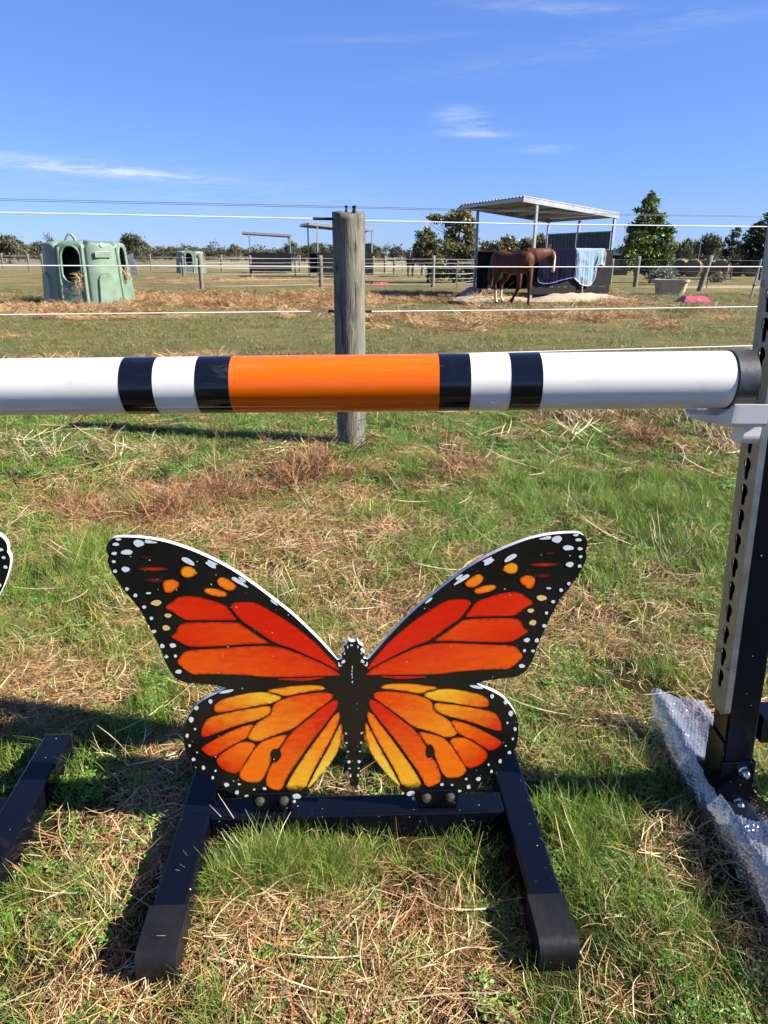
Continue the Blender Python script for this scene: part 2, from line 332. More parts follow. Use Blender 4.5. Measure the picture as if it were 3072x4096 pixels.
def cover(P):
    """weights of green, straw, brush, bare at ground points P (n,3)"""
    q = P-CP; z = np.maximum(q@CD, .05); u = 1536+FPX*(q@CR)/z; v = 2048-FPX*(q@CU)/z
    x, y = P[:, 0], P[:, 1]; r = np.hypot(x, y)
    s = np.where(r < 6, 3.0, np.where(r < 12, 1.2, .45))
    nA = fbm(x*s, y*s, 3); nB = fbm(x*s*1.3+9, y*s*1.3, 11); nC = fbm(x*s*3, y*s*3, 23)
    nD = fbm(x*s*2.6+3, y*s*2.6, 31); g = .80+blob(GREEN, u, v)*.70+(nA-.5)*2.2+(nD-.5)*2.4; st = .36+blob(STRAW, u, v)*.62+(nB-.5)*2.2-(nD-.5)*2.0
    br = blob(BRUSH, u, v)*.62+(nC-.5)*2.4-.40; ba = blob(BARE, u, v)+(nC-.5)*1.3-.1; pa = blob(PATHB, u, v)
    W = np.stack([g, st, br, ba, pa*1.0], 1); W = np.maximum(W, 0.01)**2
    return W/W.sum(1, keepdims=True)

# ------------------------------------------------------------------ ground
def make_ground():
    ys = np.concatenate([np.linspace(-6, .3, 8), np.linspace(.35, 6, 190)[0:], np.geomspace(6.1, 60, 220), np.geomspace(62, 1500, 40)])
    ts = np.linspace(-1, 1, 241)
    ts = np.sign(ts)*np.abs(ts)**1.35
    X, Y = np.meshgrid(ts, ys); halfw = 3.0+np.abs(Y)*1.6; X = X*halfw
    r = np.hypot(X, Y)
    Z = (fbm(X*2.2, Y*2.2, 5)-.5)*.018*np.clip(r, 0, 3)/3 + (fbm(X*.15, Y*.15, 8)-.5)*.08*np.clip((r-8)/25, 0, 1)
    Z -= .004
    P = np.stack([X.ravel(), Y.ravel(), Z.ravel()], 1)
    W = cover(np.stack([P[:, 0], P[:, 1], np.zeros(len(P))], 1))
    rr = np.hypot(P[:, 0], P[:, 1])[:, None]
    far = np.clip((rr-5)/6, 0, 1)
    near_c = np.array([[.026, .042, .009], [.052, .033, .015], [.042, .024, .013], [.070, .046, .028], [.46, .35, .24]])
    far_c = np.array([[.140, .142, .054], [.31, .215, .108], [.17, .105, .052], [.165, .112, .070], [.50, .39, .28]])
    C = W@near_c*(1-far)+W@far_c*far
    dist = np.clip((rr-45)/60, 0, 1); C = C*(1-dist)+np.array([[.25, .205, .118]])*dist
    n = len(ts); fs = [(i*n+k, i*n+k+1, (i+1)*n+k+1, (i+1)*n+k) for i in range(len(ys)-1) for k in range(n-1)]
    b = MB(); b.smooth = True; b.col = (.1, .1, .05); C = C*.82; b.add(P.tolist(), fs, [tuple(c) for c in C.tolist()])
    m = bpy.data.materials.new('paddock_soil'); m.use_nodes = True; t = NT(m.node_tree); bs = t.n['Principled BSDF']
    at = t.new('ShaderNodeAttribute', attribute_name='col'); ge = t.new('ShaderNodeNewGeometry')
    a = t.noise(ge.outputs['Position'], 38, 6, .7); bb = t.noise(ge.outputs['Position'], 5, 5, .65); cc = t.noise(t.mapping(ge.outputs['Position'], (.8, 3.0, 1)), 1.3, 6, .7)
    c = t.mix(1., at.outputs['Color'], t.mix(t.ramp(a, .28, .72), (.45, .45, .45), (1.45, 1.4, 1.3)), 'MULTIPLY')
    c = t.mix(1., c, t.mix(t.ramp(bb, .3, .7), (.72, .74, .70), (1.22, 1.2, 1.18)), 'MULTIPLY')
    c = t.mix(1., c, t.mix(t.ramp(cc, .3, .7), (.72, .78, .72), (1.25, 1.18, 1.15)), 'MULTIPLY')
    t.l.new(c, bs.inputs['Base Color']); bs.inputs['Roughness'].default_value = .95; bs.inputs['Specular IOR Level'].default_value = .15
    bn = t.new('ShaderNodeBump'); bn.inputs['Strength'].default_value = 1.; bn.inputs['Distance'].default_value = .03
    t.l.new(t.math('ADD', a, t.math('MULTIPLY', bb, .8)), bn.inputs['Height']); t.l.new(bn.outputs[0], bs.inputs['Normal'])
    o = b.build('paddock_ground', m); tag(o, 'flat paddock ground of grass, straw and bare soil', 'ground', kind='structure'); return o
make_ground()

def mound(name, cx, cy, rx, ry, h, rz, label, mat='sand', seed=1, power=1.2, cat='sand'):
    n, k = 48, 26; vs = []; fs = []
    for i in range(n+1):
        for j in range(k+1):
            a, b = -1+2*i/n, -1+2*j/k; r = math.hypot(a, b)
            x, y = a*rx*1.25, b*ry*1.25
            X = cx+x*math.cos(rz)-y*math.sin(rz); Y = cy+x*math.sin(rz)+y*math.cos(rz)
            e = max(0, 1-(r*1.25/1.15)**2)**power
            nz = float(fbm(np.array([X*1.6]), np.array([Y*1.6]), seed)[0])-.5; n2 = float(fbm(np.array([X*6]), np.array([Y*6]), seed+3)[0])-.5
            vs.append((X, Y, -.06+max(0, e*(1+nz*1.1))*(h+.06)+n2*.05*min(1, e*3)))
    for i in range(n):
        for j in range(k): fs.append((i*(k+1)+j, (i+1)*(k+1)+j, (i+1)*(k+1)+j+1, i*(k+1)+j+1))
    b = MB(); b.smooth = True; b.add(vs, fs); o = b.build(name, M[mat]); tag(o, label, cat, kind='structure'); return o

# ------------------------------------------------------------------ butterfly jump filler
FR, FYAW = np.array([-.052, 1.2325, 0.]), R_(2.4)
def filler_local(P):
    d = np.asarray(P)-FR; c, s = math.cos(FYAW), math.sin(FYAW); return np.array([c*d[0]+s*d[1], -s*d[0]+c*d[1], d[2]])
PY = -.0115
_pn = np.array([math.sin(FYAW), -math.cos(FYAW), 0.]); _pp = FR+np.array([-math.sin(FYAW)*PY, math.cos(FYAW)*PY, 0])
def bl(u, v):
    q = filler_local(onplane(u, v, _pp, _pn)); return (float(q[0]), float(q[2]))
ZS = {1: (400, 2100, 600/1659.), 2: (900, 2100, 550/1659.), 5: (700, 2700, 700/1659.), 6: (1350, 2650, 800/1659.), 7: (1300, 2500, 260/1659.)}
def zp(z, pts): ox, oy, s = ZS[z]; return [bl(ox+x*s, oy+y*s) for x, y in pts]
AX = .5*(bl(1408.5, 2564)[0]+bl(1420, 3140)[0])
SR = (bl(2352, 2161)[0]-AX)/(AX-bl(424, 2190)[0])
def mir(pts): return [(AX+(AX-x)*SR, z) for x, z in pts][::-1]
def smooth_poly(pts, it=2):
    for _ in range(it):
        q = []
        for i in range(len(pts)):
            a, b = pts[i], pts[(i+1) % len(pts)]
            q += [(.75*a[0]+.25*b[0], .75*a[1]+.25*b[1]), (.25*a[0]+.75*b[0], .25*a[1]+.75*b[1])]
        pts = q
    return pts
def smooth_open(pts, it=1):
    for _ in range(it):
        q = [pts[0]]
        for a, b in zip(pts[:-1], pts[1:]): q += [(.75*a[0]+.25*b[0], .75*a[1]+.25*b[1]), (.25*a[0]+.75*b[0], .25*a[1]+.75*b[1])]
        pts = q+[pts[-1]]
    return pts
half = [(AX, zp(7, [(680, 430)])[0][1])]+zp(7, [(640, 428), (620, 395), (590, 378), (578, 440), (550, 490), (450, 552), (490, 580), (502, 620), (505, 660), (420, 730), (430, 775), (440, 860), (330, 885)])
half += smooth_open(zp(2, [(1350, 1618), (1250, 1515), (1150, 1405), (1000, 1258), (850, 1115), (750, 1030), (600, 915), (450, 800), (300, 690)])+zp(1, [(1500, 522), (1300, 410), (1100, 316), (900, 240), (750, 193), (600, 162), (450, 142), (300, 135), (180, 135), (125, 152), (90, 190), (68, 240), (75, 300), (95, 340)]))
half += smooth_open(zp(1, [(95, 342), (82, 390), (95, 450), (130, 520), (180, 600), (240, 690), (320, 790), (400, 880), (450, 950), (500, 1040), (545, 1120), (600, 1230), (650, 1330), (690, 1420), (720, 1520), (770, 1610), (830, 1690), (930, 1745), (1100, 1755), (1300, 1775), (1385, 1800)]))
half += smooth_open(zp(5, [(484, 125), (415, 165), (330, 205), (250, 250), (190, 305), (140, 370), (105, 430), (85, 500), (80, 580), (88, 670), (110, 760), (180, 870), (260, 950), (380, 1030), (480, 1090), (600, 1160), (700, 1195), (900, 1222), (1100, 1220), (1165, 1198), (1225, 1140), (1290, 1060), (1400, 930), (1480, 830), (1540, 720), (1562, 655), (1588, 625)]))
half += zp(6, [(58, 660), (75, 700), (80, 800), (90, 900), (105, 1015), (125, 1030)])
half += [(AX, zp(6, [(145, 1031)])[0][1])]
outline = half + [p for p in mir(half)][1:-1]
PT = .0115
def tri_poly(poly, inner=None, holes=None):
    n = len(poly); vs = [Vector(p) for p in poly]; es = [(i, (i+1) % n) for i in range(n)]
    if inner is not None: vs += [Vector(p) for p in inner]
    r = delaunay_2d_cdt(vs, es, [], 1, 1e-6); return [tuple(p) for p in r[0]], [tuple(f) for f in r[2]]
def prism_panel(b, poly, y0, y1):
    v, f = tri_poly(poly); n = len(v)
    b.add([(x, y0, z) for x, z in v], f); b.add([(x, y1, z) for x, z in v], [t[::-1] for t in f])
def edge_dist(poly, P):
    A = np.array(poly); B = np.roll(A, -1, 0); d = np.full(len(P), 9.)
    for a, bb in zip(A, B):
        e = bb-a; L = e@e+1e-12; t = np.clip(((P-a)@e)/L, 0, 1); d = np.minimum(d, np.hypot(*(P-(a+t[:, None]*e)).T))
    return d
def in_poly(poly, P):
    A = np.array(poly); B = np.roll(A, -1, 0); c = np.zeros(len(P), bool)
    for a, bb in zip(A, B):
        m = ((a[1] > P[:, 1]) != (bb[1] > P[:, 1])); 
        with np.errstate(divide='ignore', invalid='ignore'): xx = (bb[0]-a[0])*(P[:, 1]-a[1])/(bb[1]-a[1])+a[0]
        c ^= m & (P[:, 0] < xx)
    return c
RED, RO, OR, OY, YE, LY = (.56, .014, .003), (.66, .055, .003), (.78, .15, .005), (.78, .27, .012), (.78, .45, .025), (.80, .70, .08)
def grow(poly, d):
    A = np.array(poly); a = .5*np.sum(A[:, 0]*np.roll(A[:, 1], -1)-np.roll(A[:, 0], -1)*A[:, 1]); t = np.roll(A, -1, 0)-np.roll(A, 1, 0); t /= np.linalg.norm(t, axis=1, keepdims=True)+1e-9
    n = np.stack([t[:, 1], -t[:, 0]], 1)*(1 if a > 0 else -1); return [tuple(p) for p in (A+n*d).tolist()]
def add_cell(b, poly, ca, cb, axis=None, edge=.0009, feather=None, edgecol=(.16, .008, .003), y=PY-.0005):
    """painted cell: colour runs from ca (body end) to cb (rim end); the brushed rim darkens over the last millimetres"""
    poly = grow(smooth_poly(poly, 1), .0011); A = np.array(poly); lo, hi = A.min(0), A.max(0); st = .0055
    gx, gz = np.meshgrid(np.arange(lo[0], hi[0], st), np.arange(lo[1], hi[1], st)); G = np.stack([gx.ravel(), gz.ravel()], 1)+rng.uniform(-.0012, .0012, (gx.size, 2))
    if len(G): G = G[in_poly(poly, G)]
    if len(G): G = G[edge_dist(poly, G) > edge*.9]
    # ring just inside the rim so the dark brush edge stays narrow
    C = A.mean(0); v, f = tri_poly(poly, G.tolist() if len(G) else None)
    V = np.array(v); d = edge_dist(poly, V); ref = np.array([AX, bl(1410, 2720)[1]]); t = np.hypot(*(V-ref).T); t = (t-t.min())/max(1e-6, t.max()-t.min())
    nz = fbm(V[:, 0]*60, V[:, 1]*180, 5)-.5; hh = (V[:, 1]-V[:, 1].min())/max(1e-6, np.ptp(V[:, 1])); t = np.clip(t*.8+.35*(.5-hh)+nz*.6, 0, 1)[:, None]
    c = np.array(ca)*(1-t)+np.array(cb)*t
    k = np.clip(d/(edge*2.2), 0, 1)[:, None]; c = np.array(edgecol)*(1-k)+c*k
    if feather is not None:
        k = np.clip((V[:, 1]-feather)/.012+ (fbm(V[:, 0]*400, V[:, 1]*400, 9)-.5)*1.6, 0, 1)[:, None]; c = np.array((.02, .015, .008))*(1-k)+c*k
    b.add([(x, y, z) for x, z in v], f, [tuple(q) for q in c.tolist()])
def ell(cx, cz, rx, rz, n=12, wob=.12):
    s = random.uniform(0, 9); return [(cx+rx*math.cos(a)*(1+wob*math.sin(2*a+s)), cz+rz*math.sin(a)*(1+wob*math.cos(3*a+s))) for a in [k*2*math.pi/n for k in range(n)]]
CELLS = [
 (zp(1, [(710, 915), (800, 850), (880, 795), (980, 785), (1100, 800), (1250, 840), (1390, 890), (1430, 950), (1510, 1040), (1495, 1052), (1350, 1048), (1150, 1048), (950, 1050), (880, 1010), (800, 950)]), RED, (.62, .03, .003), None),
 (zp(1, [(780, 1235), (850, 1190), (860, 1130), (920, 1085), (1100, 1078), (1300, 1075), (1530, 1080)])+zp(2, [(210, 1212), (350, 1310), (480, 1390), (550, 1428), (400, 1428), (300, 1430)])+zp(1, [(1450, 1325), (1250, 1340), (1000, 1348), (920, 1310), (850, 1270)]), RO, RED, None),
 (zp(1, [(850, 1510), (900, 1450), (930, 1405), (1000, 1385), (1200, 1375), (1400, 1360), (1650, 1342)])+zp(2, [(450, 1460), (600, 1466), (750, 1500), (900, 1560), (1100, 1640), (1300, 1740), (1380, 1800), (1380, 1816), (1200, 1815), (900, 1830), (600, 1832), (450, 1828), (300, 1812)])+zp(1, [(1400, 1645), (1130, 1643), (1030, 1650), (960, 1610), (900, 1560)]), RED, (.74, .10, .004), None),
 (zp(2, [(60, 965), (130, 935), (250, 930), (350, 935), (450, 980), (550, 1040), (700, 1125), (850, 1230), (950, 1310), (1100, 1430), (1200, 1540), (1300, 1640), (1360, 1720), (1380, 1760), (1300, 1715), (1150, 1640), (1000, 1570), (800, 1480), (650, 1435), (580, 1405), (480, 1340), (350, 1245), (250, 1190), (200, 1150), (130, 1070)]), RED, RED, None),
 (zp(2, [(590, 1858), (800, 1850), (1000, 1845), (1250, 1828), (1100, 1855), (950, 1878), (800, 1870)]), RED, RED, None),
 (zp(1, [(695, 640), (730, 610), (770, 608), (800, 602), (860, 625), (873, 660), (850, 700), (810, 720), (790, 747), (740, 748), (710, 720)]), OR, OR, None),
 (zp(1, [(890, 510), (920, 465), (980, 457), (1040, 480), (1055, 515), (1080, 528), (1055, 545), (1000, 575), (940, 578), (905, 550)]), OY, OY, None),
 (zp(1, [(1293, 610), (1340, 573), (1420, 600), (1500, 660), (1508, 690), (1450, 728), (1380, 710), (1310, 660)]), OR, OY, None),
 (zp(1, [(1145, 725), (1180, 697), (1280, 705), (1390, 740), (1408, 770), (1370, 795), (1280, 785), (1190, 760)]), OR, OY, None),
 (zp(5, [(845, 150), (1000, 122), (1150, 100), (1300, 93), (1400, 105), (1435, 135), (1300, 148), (1150, 175), (1045, 203), (960, 170)]), OY, OY, None),
 (zp(5, [(370, 330), (375, 290), (420, 245), (520, 210), (700, 170), (835, 160), (920, 178), (1030, 208), (920, 268), (780, 285), (600, 325), (400, 357)]), YE, RO, None),
 (zp(5, [(250, 560), (260, 490), (320, 400), (500, 360), (700, 320), (905, 288), (912, 340), (880, 375), (780, 425), (650, 455), (500, 505), (370, 560), (260, 590)]), OY, RED, None),
 (zp(5, [(247, 690), (400, 600), (520, 535), (650, 485), (750, 462), (720, 520), (690, 580), (660, 605), (540, 660), (450, 720), (360, 783), (260, 720)]), OR, RED, None),
 (zp(5, [(930, 275), (1060, 215), (1200, 185), (1430, 160), (1520, 195), (1400, 290), (1250, 400), (1110, 515), (1000, 545), (880, 590), (780, 635), (680, 595), (720, 545), (745, 490), (780, 455), (850, 410), (920, 365)]), RO, OY, None),
 (zp(5, [(388, 790), (520, 690), (650, 625), (770, 645), (730, 720), (680, 790), (600, 940), (470, 905), (410, 850)]), OR, RED, None),
 (zp(5, [(600, 945), (680, 820), (790, 650), (900, 600), (1075, 555), (1030, 620), (985, 690), (920, 730), (915, 780), (890, 860), (820, 1010), (720, 1020), (640, 995)]), OR, OR, None),
 (zp(5, [(850, 1030), (900, 870), (945, 815), (1000, 700), (1100, 545), (1250, 430), (1420, 290), (1530, 225), (1545, 280), (1500, 360), (1400, 490), (1280, 640), (1150, 830), (1050, 980), (1005, 1095), (920, 1080)]), RED, OR, None),
 (zp(5, [(1040, 1095), (1100, 960), (1250, 740), (1400, 530), (1550, 330), (1565, 400), (1500, 560), (1400, 740), (1300, 920), (1220, 1105)]), OR, YE, zp(5, [(1100, 1085)])[0][1]),
 (zp(5, [(1235, 1100), (1330, 920), (1450, 700), (1565, 470), (1583, 440), (1580, 560), (1555, 690), (1500, 800), (1420, 905), (1330, 1010)]), OY, LY, None),
 (zp(5, [(1570, 640), (1590, 540), (1597, 600), (1580, 650)]), OR, OR, None)]
YSP = [(1, 622, 860, 58, 32), (1, 753, 1000, 37, 24), (1, 733, 1137, 44, 30)]
WSP = [(1, *q) for q in [(205, 156, 32, 14), (176, 212, 42, 17), (158, 313, 31, 18), (154, 403, 21, 16), (168, 510, 25, 18), (430, 200, 58, 40), (297, 300, 70, 28), (285, 488, 44, 30), (300, 705, 20, 20), (392, 777, 24, 20), (490, 905, 21, 19), (570, 1030, 18, 19), (598, 1175, 24, 20), (690, 1337, 27, 24), (736, 1455, 21, 16), (836, 1448, 19, 18), (870, 1620, 37, 22), (537, 752, 28, 11), (807, 1330, 35, 25)]]
WSP += [(5, *q) for q in [(337, 248, 18, 22), (203, 312, 20, 20), (155, 420, 22, 28), (191, 510, 10, 12), (115, 573, 15, 20), (140, 667, 11, 14), (210, 731, 8, 8), (177, 798, 20, 16), (271, 877, 17, 20), (385, 906, 11, 12), (359, 972, 15, 16), (490, 1038, 24, 20), (610, 1033, 14, 11), (751, 1083, 11, 10), (850, 1075, 18, 14), (588, 1111, 20, 20), (680, 1145, 20, 13), (1155, 1148, 45, 24), (1132, 1197, 17, 15)]]
WSP += [(6, *q) for q in [(70, 587, 8, 8), (75, 665, 8, 8), (88, 738, 8, 6), (95, 822, 13, 13), (100, 877, 12, 5), (107, 937, 9, 14)]]
WSP += [(7, 578, 555, 16, 40)]
WPO = [(1, [(497, 165), (520, 155), (580, 175), (645, 190), (620, 200), (530, 200), (500, 195)]), (1, [(1155, 412), (1195, 405), (1190, 378), (1240, 398), (1315, 435), (1270, 440), (1285, 460), (1280, 483), (1220, 465)]),
       (1, [(897, 370), (930, 350), (990, 372), (1040, 410), (1050, 450), (1000, 440), (920, 400)]), (1, [(1447, 590), (1475, 570), (1510, 580), (1590, 640), (1648, 690), (1620, 690), (1500, 630)]), (1, [(1525, 570), (1560, 575), (1618, 615), (1610, 638), (1560, 620)]),
       (2, [(545, 905), (560, 893), (600, 920), (648, 965), (630, 970), (570, 935)]), (5, [(412, 175), (450, 145), (565, 130), (540, 155), (480, 172)]),
       (7, [(415, 980), (420, 930), (460, 885), (515, 880), (512, 965)]), (7, [(335, 960), (350, 940), (370, 960), (385, 1030), (465, 1005), (385, 1062), (342, 1058)]), (7, [(475, 740), (490, 700), (515, 690), (510, 745), (490, 758)])]
CSP = [(7, 678, 511, 40, 20), (7, 695, 1075, 10, 45), (7, 690, 1170, 12, 32), (7, 686, 1252, 18, 22), (7, 694, 1330, 8, 45), (7, 700, 1450, 16, 30)]
def ezp(z, cx, cy, rx, ry):
    ox, oy, s = ZS[z]; return [bl(ox+(x)*s, oy+(y)*s) for x, y in ell(cx, cy, rx, ry)]
def flat(b, poly, y, col=None):
    v, f = tri_poly(poly); b.add([(x, y, z) for x, z in v], f, [col]*len(v) if col else None)
def make_filler():
    root = empty('butterfly_jump_filler', tuple(FR), FYAW, 'orange and black monarch butterfly panel on black steel frame beneath the pole', 'jump filler', 'butterfly jump fillers')
    b = MB(); prism_panel(b, outline, PY+.0002, PY+PT-.0002)
    face = b.build('butterfly_panel', M['panel_black'], root)
    b = MB(); n = len(outline)
    b.add([(x, PY+.0002, z) for x, z in outline]+[(x, PY+PT-.0002, z) for x, z in outline], [(i, (i+1) % n, n+(i+1) % n, n+i) for i in range(n)])
    b.build('panel_edge', M['panel_white'], face)
    def nb(): q = MB(); q.col = (.99, 1, 1); return q
    for poly, ca, cb, fe in CELLS:
        for pl in (poly, mir(poly)): b = nb(); add_cell(b, pl, ca, cb, feather=fe); b.build('painted_wing_cell', M['paint'], face)
    for z, cx, cy, rx, ry in YSP:
        p = ezp(z, cx, cy, rx, ry); c = (.62, .44, .17)
        for pl in (p, mir(p)): b = nb(); flat(b, pl, PY-.0005, c); b.build('painted_yellow_spot', M['paint'], face)
    # brushed red streaks near the wing tips, fading into the black
    for cx, cy, rx, ry, k in [(590, 485, 175, 24, 1.), (510, 358, 60, 16, .22), (600, 610, 115, 28, .30)]:
        for side in (0, 1):
            nn = 20; q = zp(1, [(cx, cy)]+[(cx+rx*.45*math.cos(a), cy+ry*.45*math.sin(a)) for a in [i*2*math.pi/nn for i in range(nn)]]+[(cx+rx*math.cos(a), cy+ry*math.sin(a)) for a in [i*2*math.pi/nn for i in range(nn)]])
            if side: q = [(AX+(AX-x)*SR, z) for x, z in q]
            cm = tuple(x*k+.008*(1-k) for x in (.42, .02, .005)); c1 = tuple(x*.7 for x in cm); bk = (.010, .010, .009)
            fs = [(0, 1+i, 1+(i+1) % nn) for i in range(nn)]+[(1+i, 1+nn+i, 1+nn+(i+1) % nn, 1+(i+1) % nn) for i in range(nn)]
            b = nb(); b.add([(x, PY-.0004, z) for x, z in q], fs, [cm]+[c1]*nn+[bk]*nn); b.build('painted_red_streak', M['paint'], face)
    def wspot(pl): b = MB(); flat(b, pl, PY-.0008); b.build('painted_white_spot', M['spots'], face)
    for z, cx, cy, rx, ry in WSP:
        p = ezp(z, cx, cy, rx, ry); wspot(p); wspot(mir(p))
    for z, pts in WPO:
        p = smooth_poly(zp(z, pts), 1); wspot(p); wspot(mir(p))
    for q in CSP: wspot(ezp(*q))
    for side in (0, 1):
        p = ezp(5, 958, 755, 47, 65); p = mir(p) if side else p; b = MB(); flat(b, p, PY-.0009); b.build('painted_vein_spot', M['panel_black'], face)
    # frame
    T = .065
    L0, L1 = -.354, .354
    hx = .353
    sbox('crossbar', (0, 0, T/2), (2*(hx-T/2)-.001, .061, T-.004), M['black_paint'], root, .004)
    for sx in (-1, 1):
        sbox('leg', (sx*hx, -.035, T/2), (T, .55, T), M['black_paint'], root, .005)
        # rubber end shoe: rounded front edge
        b = MB(); b.smooth = True; prof = [(-.245, T+.003), (-.330, T+.002)]
        for k in range(1, 9): a = k/8*math.pi/2; prof.append((-.330-.024*math.sin(a), .0415+.0255*math.cos(a)))
        prof += [(-.350, 0.001), (-.245, 0.001)]
        rings = [[(sx*hx+dx, y, z) for y, z in prof] for dx in (-T/2-.003, T/2+.003)]
        b.loft(rings, True); b.build('end_shoe', M['black_matte'], root, .004)
        sbox('rear_end_cap', (sx*hx, .243, T/2), (T+.003, .008, T+.002), M['black_matte'], root, .002)
    for u0, v0, u1, v1 in [(1012, 3166, 1168, 3235), (1678, 3154, 1832, 3220)]:
        x0, x1 = bl(u0, v0)[0], bl(u1, v0)[0]; z1 = .5*(bl(u0, v0)[1]+bl(u1, v0)[1]); xc = .5*(x0+x1)
        b = MB(); b.box((xc, PY-.0035, (T+z1)/2), (x1-x0, .005, z1-T)); b.box((xc, PY-.0055+.018, T+.0015), (x1-x0, .03, .005))
        br = b.build('bracket', M['black_paint'], root, .0015)
        for k in (.18, .80):
            xb = x0+(x1-x0)*k; zb = T+(z1-T)*.62
            b = MB(); b.tube([(xb, PY-.006, zb), (xb, PY-.0135, zb)], .0085, 6); b.smooth = True; b.tube([(xb, PY-.0135, zb), (xb, PY-.0150, zb)], .0055, 10); b.tube([(xb, PY-.006, zb), (xb, PY-.0072, zb)], .0105, 14)
            b.build('bolt', M['zinc'], br, .0006)
    return root
filler = make_filler()
f2 = copy_tree(filler); f2['label'] = 'black butterfly filler cut off by the left edge, only wing tip and leg showing'
f2.location = (-1.152, 1.195, 0); f2.rotation_euler = (0, 0, R_(4.5))

# ------------------------------------------------------------------ jump pole
PA, PB = Vector((.645, 1.25, 1.0003)), Vector((-2.2, 1.25, .952))
pdir = (PB-PA).normalized()
def pp(x): return PA+(PB-PA)*((x-PA.x)/(PB.x-PA.x))
pole = empty('jump_pole', tuple(PA), 0, 'white jump pole with orange centre and black bands', 'jump pole')
def psec(name, x0, x1, r, mat, seg=56):
    b = MB(); b.smooth = True; b.tube([pp(x0)-PA, pp(x1)-PA], r, seg); o = b.build(name, mat, pole); 
    for p in o.data.polygons:
        if len(p.vertices) > 4: p.use_smooth = False
    return o
psec('pole_tube', .63, -2.19, .0500, M['pvc'])
for a, c in ((-.457, -.399), (-.326, -.268), (.094, .148), (.217, .271)): psec('black_band', a, c, .0504, M['band_black'])
psec('orange_band', -.2677, .0937, .0503, M['band_orange'])
psec('end_cap', .606, .641, .0522, M['cap_grey'])
b = MB(); b.smooth = True; b.tube([pp(.6065)-PA, pp(.603)-PA], [.0522, .0504], 56); b.build('cap_lip', M['cap_grey'], pole)

# ------------------------------------------------------------------ jump standard
T = .065; LEAN = R_(-3.5)
std = empty('jump_standard', (.787, 1.285, 0), 0, 'black steel jump standard with galvanised keyhole track at right', 'jump standard', rot=(0, LEAN, 0))
sbox('post', (0, 0, .86), (T, T, 1.68), M['black_paint'], std, .004)
b = MB(); s2 = .0375
b.box((0, -s2+.0015, .10), (2*s2, .003, .14)); b.box((0, s2-.0015, .10), (2*s2, .003, .14)); b.box((s2-.0015, 0, .10), (.003, 2*s2-.006, .14)); b.box((-s2+.0015, 0, .125), (.003, 2*s2-.006, .19))
b.build('base_sleeve', M['black_paint'], std, .001)
for zb, xb in ((.149, .012), (.063, .010)):
    b = MB(); y0 = -s2-.0002; b.tube([(xb, y0, zb), (xb, y0-.0025, zb)], .0125, 18); b.tube([(xb, y0-.0025, zb), (xb, y0-.011, zb)], .0105, 6); b.smooth = True
    b.tube([(xb, y0-.011, zb)]+[(xb, y0-.011-.011*math.sin(a), zb) for a in (.4, .8, 1.2, 1.5)], [.0088]+[.0088*math.cos(a) for a in (.4, .8, 1.2, 1.5)], 16)
    b.build('acorn_nut', M['chrome'], std)
sbox('foot_tube', (0, -.10, .0335), (T, .74, T), M['foot_dark'], std, .004)
sbox('side_rail', (T/2+.36, 0, .245), (.70, T-.004, T), M['black_paint'], std, .004)
# keyhole track: channel standing 12 mm off the inner face
def keyhole_track():
    xw, xp = -T/2-.012, -T/2-.0005; yw = T/2+.0015; pitch = .0517; z0 = .372-.031; nh = 24; N = 40
    b = MB(); Rk, wk, Lk = .0130, .0072, .030
    zb = .286
    def ring(zc):
        hole, rect = [], []
        for k in range(N):
            a = k*2*math.pi/N+.001; ca, sa = math.cos(a), math.sin(a); r = Rk
            if sa < 0:
                r2 = min(wk/abs(ca) if abs(ca) > 1e-6 else 9, Lk/abs(sa)); r = max(r, r2) if abs(ca)*r2 <= wk*1.001 else r
            hole.append((ca*r*1.0, zc+sa*r)); tt = min(yw/abs(ca) if abs(ca) > 1e-9 else 9, ((pitch-.0185) if sa < 0 else .0185)/abs(sa) if abs(sa) > 1e-9 else 9)
            rect.append((ca*tt, zc+sa*tt))
        return hole, rect
    for i in range(nh):
        zc = z0+.031+.0+i*pitch
        if zc > 1.55: break
        h, r = ring(zc); vs = [(xw, y, z) for y, z in r]+[(xw, y, z) for y, z in h]+[(xw+.0022, y, z) for y, z in h]
        fs = []
        for k in range(N): k2 = (k+1) % N; fs += [(k, k2, N+k2, N+k), (N+k, N+k2, 2*N+k2, 2*N+k)]
        b.add(vs, fs)
        # fill the four corner slivers of the cell
        top, bot = zc+.0185, zc-(pitch-.0185)
        for sy in (-1, 1):
            for zz, sg in ((top, 1), (bot, -1)):
                cand = [p for p in r if p[0]*sy > 0 and (p[1]-zc)*sg > 0]
                a_ = max((p for p in cand if abs(abs(p[0])-yw) < 1e-6), key=lambda p: (p[1]-zc)*sg); c_ = max((p for p in cand if abs(p[1]-zz) < 1e-6), key=lambda p: abs(p[0]))
                b.add([(xw, a_[0], a_[1]), (xw, sy*yw, zz), (xw, c_[0], c_[1])], [(0, 1, 2)])
        ztop = top
    zl = z0+.031-(pitch-.0185)
    b.add([(xw, -yw, zl), (xw, yw, zl), (xw, yw, zb+.012), (xw, yw-.012, zb), (xw, -yw+.012, zb), (xw, -yw, zb+.012)], [(0, 1, 2, 3, 4, 5)])
    for sy in (-1, 1): b.box(((xw+xp)/2+.0006, sy*yw, (zb+.012+ztop)/2), (xp-xw+.001, .0022, ztop-zb-.012))
    return b.build('keyhole_track', M['galv'], std)
tr = keyhole_track()
